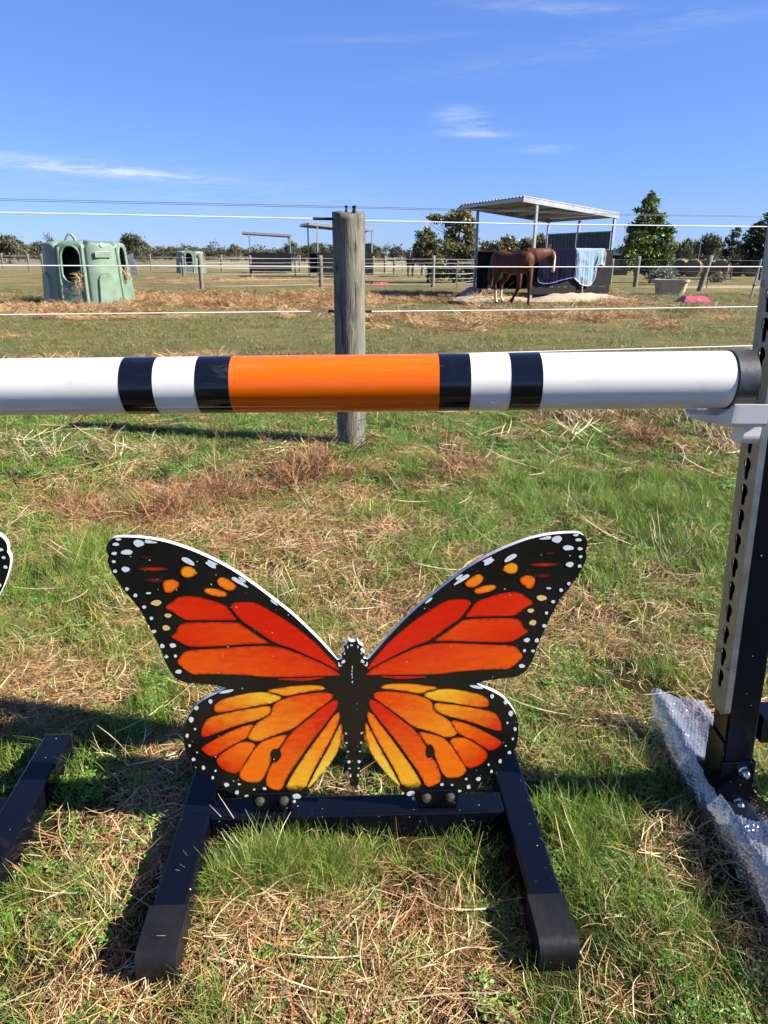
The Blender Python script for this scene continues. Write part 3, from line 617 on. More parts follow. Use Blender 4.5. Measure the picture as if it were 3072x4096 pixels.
for y, z in ((-.026, .405), (.024, .42), (.026, 1.165)):
    b = MB(); b.smooth = True; x0 = -T/2-.0122; b.tube([(x0, y, z), (x0-.0012, y, z), (x0-.0018, y, z)], [.0062, .0056, .002], 14); sc_ = b.build('screw', M['zinc'], tr)
    b = MB(); b.box((x0-.0019, y, z), (.0006, .006, .0012)); b.box((x0-.0019, y, z), (.0006, .0012, .006)); b.build('screw_slot', M['band_black'], tr)

# pole cup
cup = empty('pole_cup', (.60, 1.25, .99), 0, 'white plastic cup holding the right end of the pole', 'pole cup')
b = MB(); b.smooth = True; rings = []
for i in range(25):
    x = -.048+i*(.116/24); t = i/24.
    lip = R_(26) if t < .12 else (R_(26)-R_(5)*math.sin((t-.12)/.3*math.pi) if t < .42 else R_(62))
    if .36 < t < .46: lip = R_(26)+(R_(62)-R_(26))*(t-.36)/.1
    dep = -.067 if t > .28 else -.058-.009*(t/.28)
    ri = .0535; A = [(-lip+2*lip*k/14) for k in range(15)]
    pr = [(ri*math.sin(a), -ri*math.cos(a)) for a in A]
    yo = ri*math.sin(lip)+.004; zt = -ri*math.cos(lip)
    pr += [(yo, zt), (yo-.004, dep+.008), (yo-.012, dep), (-yo+.012, dep), (-yo+.004, dep+.008), (-yo, zt)]
    rings.append([(x, y, z) for y, z in pr])
b.loft(rings, True); cb_ = b.build('cup_trough', M['cup'], cup)
md = cb_.modifiers.new('es', 'EDGE_SPLIT'); md.split_angle = R_(35)
b = MB(); pr = []
for k in range(13): a = math.pi+k/12*math.pi; pr.append((.022*math.cos(a), -.088+.018*math.sin(a)))
pr += [(.022, -.064), (-.022, -.064)]
b.loft([[(x, y, z) for y, z in pr] for x in (.044, .074)], True); b.build('cup_bracket', M['cup'], cup, .002)

# ------------------------------------------------------------------ bubble wrap round the foot
def bubble_wrap():
    prof = [(-.062, .002), (-.068, .035), (-.064, .075), (-.052, .104), (-.030, .093), (0., .083), (.03, .088), (.052, .098), (.064, .07), (.068, .035), (.064, .002)]
    seg = np.cumsum([0]+[math.dist(a, b) for a, b in zip(prof[:-1], prof[1:])]); total = seg[-1]; st = .0028
    nu, nv = int(total/st), int(.89/st); s = np.linspace(0, total, nu); yy = np.linspace(.74, 1.63, nv)
    px = np.interp(s, seg, [p[0] for p in prof]); pz = np.interp(s, seg, [p[1] for p in prof])
    px = np.convolve(np.pad(px, 6, 'edge'), np.ones(13)/13, 'valid'); pz = np.convolve(np.pad(pz, 6, 'edge'), np.ones(13)/13, 'valid')
    X = np.tile(px, (nv, 1)); Z = np.tile(pz, (nv, 1)); Y = np.tile(yy[:, None], (1, nu)); S = np.tile(s, (nv, 1))
    cx = np.interp(yy, [.74, 1.0, 1.25, 1.4, 1.56, 1.72], [.802, .802, .800, .795, .786, .788])[:, None]
    wid = np.interp(yy, [.74, 1.1, 1.25, 1.4, 1.6, 1.72], [1.1, 1.0, .95, 1.0, .95, .75])[:, None]
    hgt = np.interp(yy, [.74, .95, 1.15, 1.2, 1.28, 1.45, 1.6, 1.66, 1.72], [1.0, .95, .95, 1.0, .85, .95, 1.02, 1.0, .9])[:, None]
    w1 = fbm(Y*7, S*9, 4)-.5; w2 = fbm(Y*22, S*22, 14)-.5
    tx, tz = np.gradient(px), np.gradient(pz); ln = np.hypot(tx, tz); nx, nzv = -tz/ln, tx/ln
    sgn = np.where(px*nx+(pz-.05)*nzv > 0, 1., -1.); nx, nzv = nx*sgn, nzv*sgn
    # hexagonal bubbles
    P = .0105; yi = Y/(P*.866); row = np.floor(yi); sx = S/P+.5*(row % 2); fx = sx-np.floor(sx)-.5; fy = yi-row-.5
    d2 = (fx**2+(fy*.866)**2); bub = np.sqrt(np.clip(.19-d2, 0, 1))*.0085
    off = w1*.034*np.clip(Z/.04, 0, 1)+w2*.018+bub
    Xw = cx+X*wid+nx*off; Zw = np.maximum(.001, Z*hgt+nzv*off)
    Yw = Y+w1*.02
    # lifted flaps either side of the slit where the post rises
    fl = np.exp(-((Y-1.13)/.05)**2)*np.exp(-((S-total*.66)/.03)**2); Zw += fl*.075; Xw += fl*.01
    fl = np.exp(-((Y-1.60)/.04)**2)*np.exp(-((S-total*.30)/.03)**2); Zw += fl*.022; Xw -= fl*.008
    V = np.stack([Xw, Yw, Zw], 2).reshape(-1, 3)
    keep = ~((np.abs(Y-1.275) < (.105-.25*np.abs(S-total*.52)+w2*.02)) & (np.abs(S-total*.53) < .066))
    keep &= ~((Y > 1.605+(fbm(S*40, Y*0, 2)-.5)*.04-np.abs(S-total*.33)*.28)); keep &= ~((S > total*.985))
    fs = [(i*nu+k, i*nu+k+1, (i+1)*nu+k+1, (i+1)*nu+k) for i in range(nv-1) for k in range(nu-1) if keep[i, k] and keep[i+1, k] and keep[i, k+1]]
    b = MB(); b.smooth = True; b.add(V.tolist(), fs); o = b.build('bubble_wrap', M['bubble'])
    tag(o, 'clear bubble wrap sleeve around the foot of the jump standard', 'bubble wrap'); return o
bubble_wrap()

# ------------------------------------------------------------------ near wire fence
def yf(u): return 1./(.2336-.0000146*u)
fence = empty('wire_fence', (-.23, 4.69, 0), 0, 'near wire fence with one thick weathered timber post and white coated wires', 'fence')
FO = np.array([-.23, 4.69, 0])
def fpt(u, v): return tuple(aty(u, v, yf(u))-FO)
def timber_post(b, base, top, r0, r1, n=40, rows=40, seed=0):
    base, top = Vector(base), Vector(top); rings = []; b.smooth = True
    for i in range(rows+1):
        t = i/rows; c = base.lerp(top, t); r = r0+(r1-r0)*t
        rings.append([(c.x+math.cos(a)*r*(1+.05*(float(vnoise(np.array([math.cos(a)*2+5]), np.array([math.sin(a)*2+t*3.0]), seed)[0])-.5)), c.y+math.sin(a)*r*(1+.05*(float(vnoise(np.array([math.cos(a)*2+9]), np.array([math.sin(a)*2+t*3.0]), seed+4)[0])-.5)), c.z+(.008*math.sin(a*2+1) if i == rows else 0)) for a in [k*2*math.pi/n for k in range(n)]])
    rings.append([(top.x+(p[0]-top.x)*.55, top.y+(p[1]-top.y)*.55, p[2]+.006) for p in rings[-1]])
    b.loft(rings, True)
b = MB(); timber_post(b, (.005, 0, -.05), (-.002, 0, 1.452), .0965, .1015); tp = b.build('timber_post', M['wood'], fence)
for x, y in ((-.012, -.04), (.030, .0), (.040, -.045)):
    b = MB(); b.smooth = True; b.tube([(x, y, 1.445), (x, y, 1.47), (x, y, 1.472), (x, y, 1.484), (x, y, 1.486), (x, y, 1.495)], [.0095, .0095, .006, .006, .0095, .008], 12)
    b.build('insulator', M['black_matte'], tp)
def wire(pix, r, mat, name='wire', n=6):
    us = np.array([p[0] for p in pix], float); vs = np.array([p[1] for p in pix], float)
    uu = np.unique(np.concatenate([us, np.linspace(us[0], us[-1], 14)])); b = MB(); b.smooth = True
    b.tube([fpt(u, np.interp(u, us, vs)) for u in uu], r, n); return b.build(name, mat, fence)
wire([(-1500, 760), (0, 795), (1390, 826), (2100, 843), (2350, 854), (3072, 865), (5200, 890)], .0014, M['wire_dark'])
wire([(-1500, 768), (0, 802), (1400, 832), (2100, 848), (2350, 859), (3072, 868), (5200, 893)], .0014, M['wire_dark'])
wire([(-1500, 822), (0, 850), (1330, 876)], .0035, M['wire_white']); wire([(1455, 882), (2100, 896), (3072, 907), (5200, 925)], .0035, M['wire_white'])
wire([(-1500, 1058), (0, 1062), (1330, 1066)], .0035, M['wire_white']); wire([(1458, 1066), (2100, 1068), (3072, 1067), (5200, 1062)], .0035, M['wire_white'])
wire([(-1500, 1268), (0, 1259), (1335, 1245)], .0035, M['wire_white']); wire([(1460, 1246), (2100, 1240), (3072, 1226), (5200, 1195)], .0035, M['wire_white'])
wire([(-1500, 1480), (0, 1452), (1338, 1426)], .0035, M['wire_white']); wire([(1460, 1425), (2163, 1406), (3006, 1383), (5200, 1320)], .0035, M['wire_white'])
for a, c in (((1253, 874.5), (1332, 876)), ((1312, 1245.4), (1336, 1245)), ((1460, 1246), (1486, 1246))):
    b = MB(); b.smooth = True; b.tube([fpt(*a), fpt(*c)], .0082, 12); b.build('wire_sleeve', M['black_matte'], fence)
for u in (-1500, 5200):
    y = yf(u); x = aty(u, 1000, y)[0]; b = MB(); timber_post(b, (x-FO[0], y-FO[1], -.05), (x-FO[0], y-FO[1], 1.44), .085, .09, 20, 12, 6); b.build('timber_post', M['wood'], fence)

# ------------------------------------------------------------------ paddock fences further off
def pfence(label, posts, wires, rw=.006, sag=.02, name='paddock_fence', loop=None):
    """posts: (u, v, height, radius, kind); the pixel is the foot of the post on flat ground"""
    G = [gnd(p[0], p[1]) for p in posts]; o0 = G[0]; root = empty(name, tuple(o0), 0, label, 'fence')
    for p, g in zip(posts, G):
        l = g-o0; b = MB(); h, r, k = p[2], p[3], p[4]; dx = p[5] if len(p) > 5 else 0.
        if k == 't': timber_post(b, (l[0], l[1], -.05), (l[0]+dx, l[1], h), r*1.04, r, 12, 6, int(abs(p[0]))); b.build('timber_post', M['far_timber'], root)
        else: b.bar((l[0], l[1], -.03), (l[0]+dx, l[1], h), r*1.6, r*1.6); b.build('steel_post', M['steel_post'], root)
    for hw in wires:
        b = MB(); b.smooth = True; pts = []
        for i in range(len(G)-1):
            a, c = G[i]-o0, G[i+1]-o0; da = (posts[i][5] if len(posts[i]) > 5 else 0)*hw/posts[i][2]; dc = (posts[i+1][5] if len(posts[i+1]) > 5 else 0)*hw/posts[i+1][2]
            for k in range(6 if i < len(G)-2 else 7):
                t = k/6; pts.append((a[0]+da+(c[0]+dc-a[0]-da)*t, a[1]+(c[1]-a[1])*t-.07, hw-sag*4*t*(1-t)))
        b.tube(pts, rw, 5); b.build('wire', M['wire_far'], root)
    return root
W6 = (.12, .34, .56, .78, .98, 1.14)
pfence('timber post and wire fence across the paddock behind the green hay feeder', [(-500, 1085, 1.25, .08, 't'), (178, 1105, 1.25, .08, 't'), (470, 1130, 1.25, .07, 't'), (808, 1158, 1.27, .075, 't'), (1284, 1148, 1.25, .09, 't'), (1730, 1148, 1.27, .085, 't'), (2060, 1138, 1.25, .08, 't')], W6)
pfence('distant wire fence in front of the far shelters', [(-300, 1080, 1.25, .07, 't'), (120, 1086, 1.25, .08, 't'), (420, 1098, 1.2, .07, 't'), (735, 1103, 1.2, .08, 't'), (1004, 1103, 1.25, .08, 't'), (1181, 1104, 1.2, .05, 's'), (1493, 1104, 1.25, .08, 't'), (1576, 1100, 1.2, .08, 't'), (1689, 1101, 1.2, .1, 't')], (.2, .5, .8, 1.1), .008)
pfence('faint far fence line below the trees', [(-300, 1066, 1.3, .08, 't'), (13, 1071, 1.3, .08, 't'), (300, 1074, 1.3, .08, 't'), (605, 1080, 1.3, .08, 't'), (888, 1086, 1.3, .09, 't'), (1200, 1086, 1.3, .09, 't'), (1481, 1094, 1.3, .1, 't'), (1540, 1095, 1.3, .09, 't'), (1608, 1085, 1.3, .06, 's'), (1800, 1082, 1.3, .08, 't')], (.25, .55, .85, 1.15), .010)
pfence('steel star picket fence end tied with pale twine beside the shelter', [(1826, 1162, 1.15, .03, 's'), (1900, 1150, 1.15, .03, 's')], (.3, .6, .9, 1.05))
pfence('two leaning round timber posts with wires at the right of the paddock', [(2440, 1138, 1.2, .08, 't'), (2540, 1147, 1.3, .105, 't'), (2795, 1166, 1.33, .105, 't', .26), (3300, 1185, 1.3, .1, 't')], (.35, .75, 1.18), .007)
# small pieces on those fences
br = empty('brace_rod', tuple(gnd(2826, 1152)), 0, 'thin black rod propped against the leaning fence post', 'rod'); b = MB()
b.tube([(0, 0, 0), (-.14, -.3, .52)], .018, 6); b.build('rod', M['black_matte'], br)
g = gnd(2998, 1206); lr = empty('leaning_pipe', tuple(g), 0, 'grey steel pipe leaning at far right beside the jump standard', 'pipe'); b = MB(); tp2 = aty(3046, 1035, g[1])-g
b.smooth = True; b.tube([(0, 0, 0), tuple(tp2)], .03, 8); b.build('pipe', M['steel_post'], lr); b = MB(); b.tube([tuple(tp2*.38+np.array([-.03, -.04, 0])), tuple(tp2*.38+np.array([.06, .03, .01]))], .035, 6); b.build('clamp', M['black_matte'], lr)
g = gnd(545, 1100); gb = empty('leaning_board', tuple(g), 0, 'pale grey board standing behind the green hay feeder', 'board'); b = MB(); b.bar((0, 0, 0), (-.30, .05, 1.28), .36, .04, (0, 1, 0)); b.build('board', M['steel_post'], gb)

# ------------------------------------------------------------------ hay strands and feeders
def strand(b, p, d, L, wd, col, bend=.3, up=.1, seg=3):
    p = np.array(p, float); d = np.array(d, float); d /= np.linalg.norm(d); side = np.cross(d, (0, 0, 1.)); n = np.linalg.norm(side); side = side/n if n > 1e-4 else np.array([1., 0, 0])
    cv = side*random.uniform(-bend, bend)+np.array([0, 0, random.uniform(-up, up)]); vs = []
    tw = random.uniform(-.8, .8); sd = side*math.cos(tw)+np.array([0, 0, 1])*math.sin(tw)
    for i in range(seg+1):
        t = i/seg; c = p+d*L*t+cv*L*(t*t); ww = wd*(1 if i < seg else .3)
        vs += [tuple(c-sd*ww/2), tuple(c+sd*ww/2)]
    b.add(vs, [(2*i, 2*i+1, 2*i+3, 2*i+2) for i in range(seg)], [col]*len(vs))
HAYC = [(.46, .31, .15), (.55, .40, .20), (.36, .22, .10), (.62, .48, .28), (.28, .17, .08)]
def hay_wad(name, label, pts, n, L, wd, spread, grp=None, down=.7, cat='hay', kind=None):
    o0 = np.mean(pts, 0); o0[2] = min(p[2] for p in pts); b = MB(); b.col = (.5, .4, .2)
    for _ in range(n):
        k = random.random()*(len(pts)-1); i = int(k); p = np.array(pts[i])*(1-(k-i))+np.array(pts[i+1])*(k-i)+rng.normal(0, spread, 3)
        d = rng.normal(0, 1, 3); d[2] -= down; strand(b, p-o0, d, L*random.uniform(.5, 1.3), wd, random.choice(HAYC), .4, .3, 2)
    o = b.build(name, M['hay']); o.location = tuple(o0); tag(o, label, cat, grp, kind); return o
def make_feeder():
    root = empty('hay_feeder', (0, 0, 0), 0); NTH, NZ = 300, 46; H = 1.46; OP = [R_(-22+90*k) for k in range(4)]
    def dmin(th): return min(((th-o+math.pi) % (2*math.pi)-math.pi for o in OP), key=abs)
    def rad(th, z):
        Rz = 1.10-.085*z/H; d = dmin(th); a = abs(d); lim = R_(18.5)
        flat_ = (Rz*.965)*math.cos(lim)/math.cos(min(a, lim))
        if a <= lim: return flat_+.0
        q = (a-lim)/(R_(45)-lim); lobe = Rz*(.955+.055*math.sin(q*math.pi/2)); groove = .03*math.exp(-((a-lim-R_(2.5))/R_(1.6))**2)
        return lobe-groove
    def P(th, z, r=None):
        r = rad(th, z) if r is None else r; a = abs(dmin(th)); return (r*math.sin(th), -r*math.cos(th), z*(1-.055*math.exp(-((a-R_(22))/R_(4.5))**2)))
    hx, z0, z1 = .265, .54, 1.425
    def hole(th, z):
        d = dmin(th); x = math.tan(d)*1.02 if abs(d) < .6 else 9; zz = min(max(z, z0+hx), z1-hx); return math.hypot(x, z-zz) < hx
    b = MB(); b.smooth = True; zs = [H*i/NZ for i in range(NZ+1)]; vs = [P(k*2*math.pi/NTH, z) for z in zs for k in range(NTH)]; fs = []
    for i in range(NZ):
        for k in range(NTH):
            if hole((k+.5)*2*math.pi/NTH, (zs[i]+zs[i+1])/2): continue
            k2 = (k+1) % NTH; fs.append((i*NTH+k, i*NTH+k2, (i+1)*NTH+k2, (i+1)*NTH+k))
    base = NZ*NTH; n0 = len(vs)
    for j, (s, dz) in enumerate(((.955, .05), (.86, .075), (.55, .10), (.2, .115))):
        for k in range(NTH):
            th = k*2*math.pi/NTH; q = abs(dmin(th))/R_(45); r = rad(th, H)*s; vs.append(P(th, H+dz-(.05*max(0, q-.4) if j < 2 else .02), r))
        for k in range(NTH): k2 = (k+1) % NTH; a0 = base if j == 0 else n0+(j-1)*NTH; fs.append((a0+k, a0+k2, n0+j*NTH+k2, n0+j*NTH+k))
    vs.append((0, 0, H+.12)); c = len(vs)-1; fs += [(n0+3*NTH+k, n0+3*NTH+(k+1) % NTH, c) for k in range(NTH)]
    b.add(vs, fs); sh = b.build('shell', M['feeder'], root); md = sh.modifiers.new('s', 'SOLIDIFY'); md.thickness = .03; md.offset = -1
    for o in OP:
        pts = []
        for k in range(40):
            a = k*2*math.pi/40; x = hx*math.cos(a); z = (z1-hx if math.sin(a) > 0 else z0+hx)+hx*math.sin(a)
            th = o+math.atan2(x, 1.02); pts.append(P(th, z, rad(th, z)-.005))
        pts.append(pts[0]); b = MB(); b.smooth = True; b.tube(pts, .032, 8, False); b.build('opening_rim', M['feeder'], root)
        # ribs down each side of the opening
        for s in (-1, 1):
            th = o+s*R_(17.5); b = MB(); b.smooth = True; b.tube([P(th, z, rad(th, z)-.012) for z in (.0, .5, 1., 1.42)], .042, 8); b.build('side_rib', M['feeder'], root)
        # moulded arch on the lobe
        th0 = o+R_(45); rings = []; b = MB(); b.smooth = True; prof = []
        for k in range(21): a = math.pi*k/20; prof.append((.20*math.cos(a), .60+.20*math.sin(a)))
        poly = [(.24, .0)]+[(x, z) for x, z in prof]+[(-.24, .0)]
        for off, sc in ((-.02, 1.0), (.035, .96), (.05, .86)): rings.append([P(th0+x*sc/1.05, max(.02, z*(.99 if sc < 1 else 1)), rad(th0+x*sc/1.05, z)+off) for x, z in poly])
        b.loft(rings, False, False); m_ = len(poly); v0 = len(b.v)-m_; b.f.append(tuple(v0+k for k in range(m_))); b.sm.append(False); b.build('moulded_arch', M['feeder'], root)
    b = MB(); b.smooth = True; b.tube([(-.13+.26*k/12-.3, -.2, H+.05+.20*math.sin(math.pi*k/12)) for k in range(13)], .035, 8); b.build('lifting_handle', M['feeder'], root)
    b = MB(); b.smooth = True; b.tube([P(R_(23), 1.44, 1.02), P(R_(23), 1.45, 1.05)], .045, 12); b.build('pale_plug', M['white_paint'], root)
    b = MB(); b.box((.40, -.985, 1.22), (.40, .03, .15), Matrix.Rotation(R_(22), 3, 'Z')); b.build('raised_plate', M['feeder'], root, .008)
    b = MB(); b.smooth = True; b.col = (.012, .009, .006); b.tube([(0, 0, .02), (0, 0, .5), (.02, 0, 1.05), (.05, .02, 1.22), (.1, .05, 1.27)], [.80, .76, .68, .5, .1], 24); b.build('shade_toned_hay_fill', M['hay'], root)  # added hay core, near black: the interior's shade is put into its colour
    return root
fd = make_feeder(); FC = np.array([-7.78, 19.3, 0]); fd.location = tuple(FC); fd.rotation_euler = (0, 0, R_(22))
tag(fd, 'large pale green plastic hay feeder hut with arched openings', 'hay feeder', 'hay feeders')
fd2 = copy_tree(fd); g = gnd(752, 1094); fd2.location = (g[0], g[1]+1.0, 0); fd2['label'] = 'small far green hay feeder standing behind the wire fence'; fd2.rotation_euler = (0, 0, R_(30))
def fp(th, z, r): th = R_(th+22); return FC+np.array([r*math.sin(th), -r*math.cos(th), z])
hay_wad('hay_wad', 'tuft of hay hanging from the left dark opening of the feeder', [fp(-13, .80, .98), fp(-13, .68, 1.07), fp(-12, .40, 1.12)], 170, .17, .009, .028)
hay_wad('hay_wad', 'tuft of hay poking from the right opening of the feeder', [fp(58, .85, .95), fp(60, .78, 1.04), fp(66, .74, 1.12)], 200, .17, .009, .04)
hay_wad('dark_tuft', 'dark horsehair tuft sticking up behind the feeder top', [fp(-120, 1.45, .9), fp(-118, 1.62, 1.0)], 60, .16, .012, .03, down=-2., cat='tuft').data.materials[0] = M['mane']

# ------------------------------------------------------------------ horse shelter
M0 = aty(2121, 1184, 22.2); M0[2] = 0; L0 = aty(1896, 1165, 25.4); L0[2] = 0
wv = (L0-M0); DP = np.linalg.norm(wv); wv /= DP; uv = np.array([wv[1], -wv[0], 0]); SRZ = math.atan2(uv[1], uv[0]); SW = 2.85
def make_shelter(loc, rz, label, detail=True, W_=SW, D_=DP, hl=2.68, hr=2.38, wall=1.46, grp='horse shelters'):
    root = empty('horse_shelter', loc, rz, label, 'shelter', grp)
    ht = lambda x: hl+(hr-hl)*x/W_
    for x, y in ((0, 0), (W_, 0), (0, D_), (W_, D_), (W_, D_/2)):
        sbox('post', (x, y, ht(x)/2-.02), (.075, .075, ht(x)+.02), M['steel_post'], root, .004)
    sl = math.atan2(hr-hl, W_); x0, x1, y0, y1 = -.50, W_+.12, -.06, D_+.12
    b = MB(); n = int((y1-y0)/.19)*6; prof = [(y0+(y1-y0)*i/n, .030*(1 if (i % 6) in (1, 2) else 0)) for i in range(n+1)]
    rings = [[(x, y, ht(x)+.125+z) for y, z in prof] for x in (x0, (x0+x1)/2, x1)]
    b.loft(rings, False, False); o = b.build('roof_sheet', M['roof'], root); md = o.modifiers.new('s', 'SOLIDIFY'); md.thickness = .004
    for y in (y0+.03, y1-.03): MB().bar((x0, y, ht(x0)+.055), (x1, y, ht(x1)+.055), .05, .13).build('roof_beam', M['roof_under'], root)
    for x in (x0+.03, W_*.25, W_*.5, W_*.75, x1-.03): MB().bar((x, y0+.06, ht(x)+.065), (x, y1-.06, ht(x)+.065), .06, .10).build('purlin', M['roof_under'], root)
    t = .022
    sbox('front_board', (W_/2, -.052, .17+(wall-.17)/2), (W_+.06, t, wall-.17), M['board'], root)
    sbox('back_board', (W_/2, D_-.06, .17+(wall-.2)/2), (W_-.09, t, wall-.2), M['board'], root)
    sbox('side_board', (W_-.055, D_/2, .17+(wall-.17)/2), (t, D_-.2, wall-.17), M['board'], root)
    sbox('board_edge', (W_/2, D_-.075, wall-.045), (W_-.1, .02, .05), M['edge'], root); sbox('board_edge', (W_/2, D_-.072, .185), (W_-.1, .02, .03), M['edge'], root)
    for k in range(2):
        ya, yb = .05+k*(D_/2-.01), D_/2-.045+k*(D_/2-.05); b = MB(); n = int((yb-ya)/.05); zz = [(ya+(yb-ya)*i/n, .028*(1 if i % 4 in (1, 2) else 0)) for i in range(n+1)]
        b.loft([[(W_-.05-dx, y, z) for y, dx in zz] for z in (wall+.02, 1.98)], False, False); o = b.build('corrugated_panel', M['colorbond'], root); md = o.modifiers.new('s', 'SOLIDIFY'); md.thickness = .003
        MB().bar((W_-.05, ya, 1.99), (W_-.05, yb, 1.99), .05, .03).build('panel_cap', M['roof_under'], root)
    if detail:
        b = MB(); x = .12
        while x < W_-.2:
            L = random.choice([.04, .10, .22]); k = int(L/.025)+1
            for q in range(k):
                if random.random() < .8: b.box((x+q*.025, -.0646, .385+random.uniform(-.012, .012)), (.016, .001, random.choice([.02, .035])))
            x += L+random.uniform(.12, .25)
        b.build('printed_marks', pmat('faded_print', (.11, .11, .115), .6), root)
    return root
shelter = make_shelter(tuple(M0), SRZ, 'open horse shelter with sloping metal roof and rugs over its black wall')
g = gnd(1020, 1094); s2_ = make_shelter((g[0]-.3, g[1], 0), R_(10), 'far small shelter with black wall left of the timber post', False, 3.0, 3.2, 2.75, 2.6)
g = gnd(1215, 1110); s3_ = make_shelter((g[0]+.9, g[1], 0), R_(16), 'middle distance shelter whose roof ends behind the timber post', False, 3.4, 3.2, 2.95, 2.7)
mound('sand_mound', M0[0]+1.6, M0[1]+.15, 2.1, .75, .20, SRZ, 'low bank of pale sand along the shelter front wall', seed=2)
mound('sand_mound', L0[0]-.05, L0[1]-.15, .55, .5, .22, 0, 'small heap of pale sand at the rear shelter post', seed=6)
mound('sand_mound', 3.3, 22.2, 1.6, 1.7, .10, .2, 'trampled sand patch where the horse stands', seed=9, mat='sand')

# rugs over the front wall
NW = np.array([-wv[0], -wv[1], 0]); PW = M0+np.array([-wv[0], -wv[1], 0])*.085
def wlc(zx, zy):
    q = onplane(1750+zx*800/1659, 750+zy*800/1659, PW, NW)-M0; return float(q@uv), float(q[2])
def rug(name, label, cols, mat, trim, folds, top=1.485, extra=0.):
    xs = np.array([wlc(c[0], 505)[0] for c in cols]); zb = np.array([wlc(c[0], c[1])[1] for c in cols]); o0 = np.array([xs.mean(), -.085, 0]); root = empty(name, tuple(M0+uv*o0[0]+wv*o0[1]), SRZ, label, 'horse rug', 'rugs on the shelter wall')
    n, m = 60, 26; X = np.linspace(xs[0], xs[-1], n); Zb = np.interp(X, xs, zb); rows = []
    ph = (X-xs[0])/(xs[-1]-xs[0]); wob = .5*np.sin(ph*folds*6.28)+.3*np.sin(ph*folds*2.7*6.28+1)+.2*np.sin(ph*folds*4.9*6.28+2)
    rows.append([(x-o0[0], .085+.07-.085+0.06, 1.0) for x in X]); rows.append([(x-o0[0], .06, top-.05) for x in X]); rows.append([(x-o0[0], .035, top-.005) for x in X])
    for j in range(m):
        t = j/(m-1); rows.append([(X[i]-o0[0]+.02*wob[i]*t, -.005-.012*(1 if t > .03 else 0)-.05*(wob[i]*.5+.5)*min(1, t*1.6)-.11*max(0, float(fbm(np.array([X[i]*3.2+t*1.3]), np.array([t*3.0-X[i]*.8]), 3)[0])-.42)*min(1, t*3)-extra*t, top+(Zb[i]-top)*t) for i in range(n)])
    b = MB(); b.smooth = True; b.loft(rows, False, False); o = b.build('cloth', mat, root); md = o.modifiers.new('s', 'SOLIDIFY'); md.thickness = .008
    ed = rows[-1]; b = MB(); b.smooth = True; b.tube([(p[0], p[1]-.006, p[2]) for p in ed]+[(q[-1][0], q[-1][1]-.004, q[-1][2]) for q in rows[-2:4:-4]], .018, 6); b.build('binding', trim, o)
    return root
rug('navy_rug', 'navy blue fleece horse rug with blue binding hanging on the shelter wall', [(835, 755), (850, 785), (880, 797), (930, 797), (1000, 782), (1060, 762), (1120, 752), (1168, 745)], M['navy'], M['blue_trim'], 3.2)
r2 = rug('light_blue_rug', 'light blue horse rug with pale binding next to the navy rug', [(1146, 750), (1180, 780), (1220, 808), (1270, 816), (1305, 797), (1322, 745), (1330, 650), (1350, 636), (1372, 640), (1388, 648)], M['sky_rug'], M['pale_trim'], 2.6, 1.49)
sp_ = wlc(1190, 800); b = MB(); b.smooth = True; pts = [(0, 0, 0), (.01, -.02, -.22), (.04, -.05, -.42), (.12, -.16, -.60), (.18, -.22, -.64)]
q = M0+uv*sp_[0]-wv*.15; st_ = empty('rug_strap', (q[0], q[1], sp_[1]-.64), 0, 'brown strap dangling below the light blue rug', 'strap'); b.tube([(x, y, z+.64) for x, y, z in pts], [(.025, .006)]*5, 6); b.build('strap', M['strap'], st_)
q = M0-uv*.12-wv*.02; hl_ = empty('halter', (q[0], q[1], .55), 0, 'blue and white halter hanging on the shelter corner post', 'halter'); b = MB(); b.smooth = True
b.tube([(.02, -.06, .65), (-.03, -.07, .45), (-.05, -.07, .2), (-.02, -.07, .02), (.04, -.07, .0), (.05, -.07, .3), (.03, -.06, .6)], .022, 6); b.build('noseband', M['blue_trim'], hl_)
b = MB(); b.smooth = True; b.tube([(-.03, -.09, .44), (-.045, -.095, .33)], .028, 8); b.build('fleece', M['white_paint'], hl_)

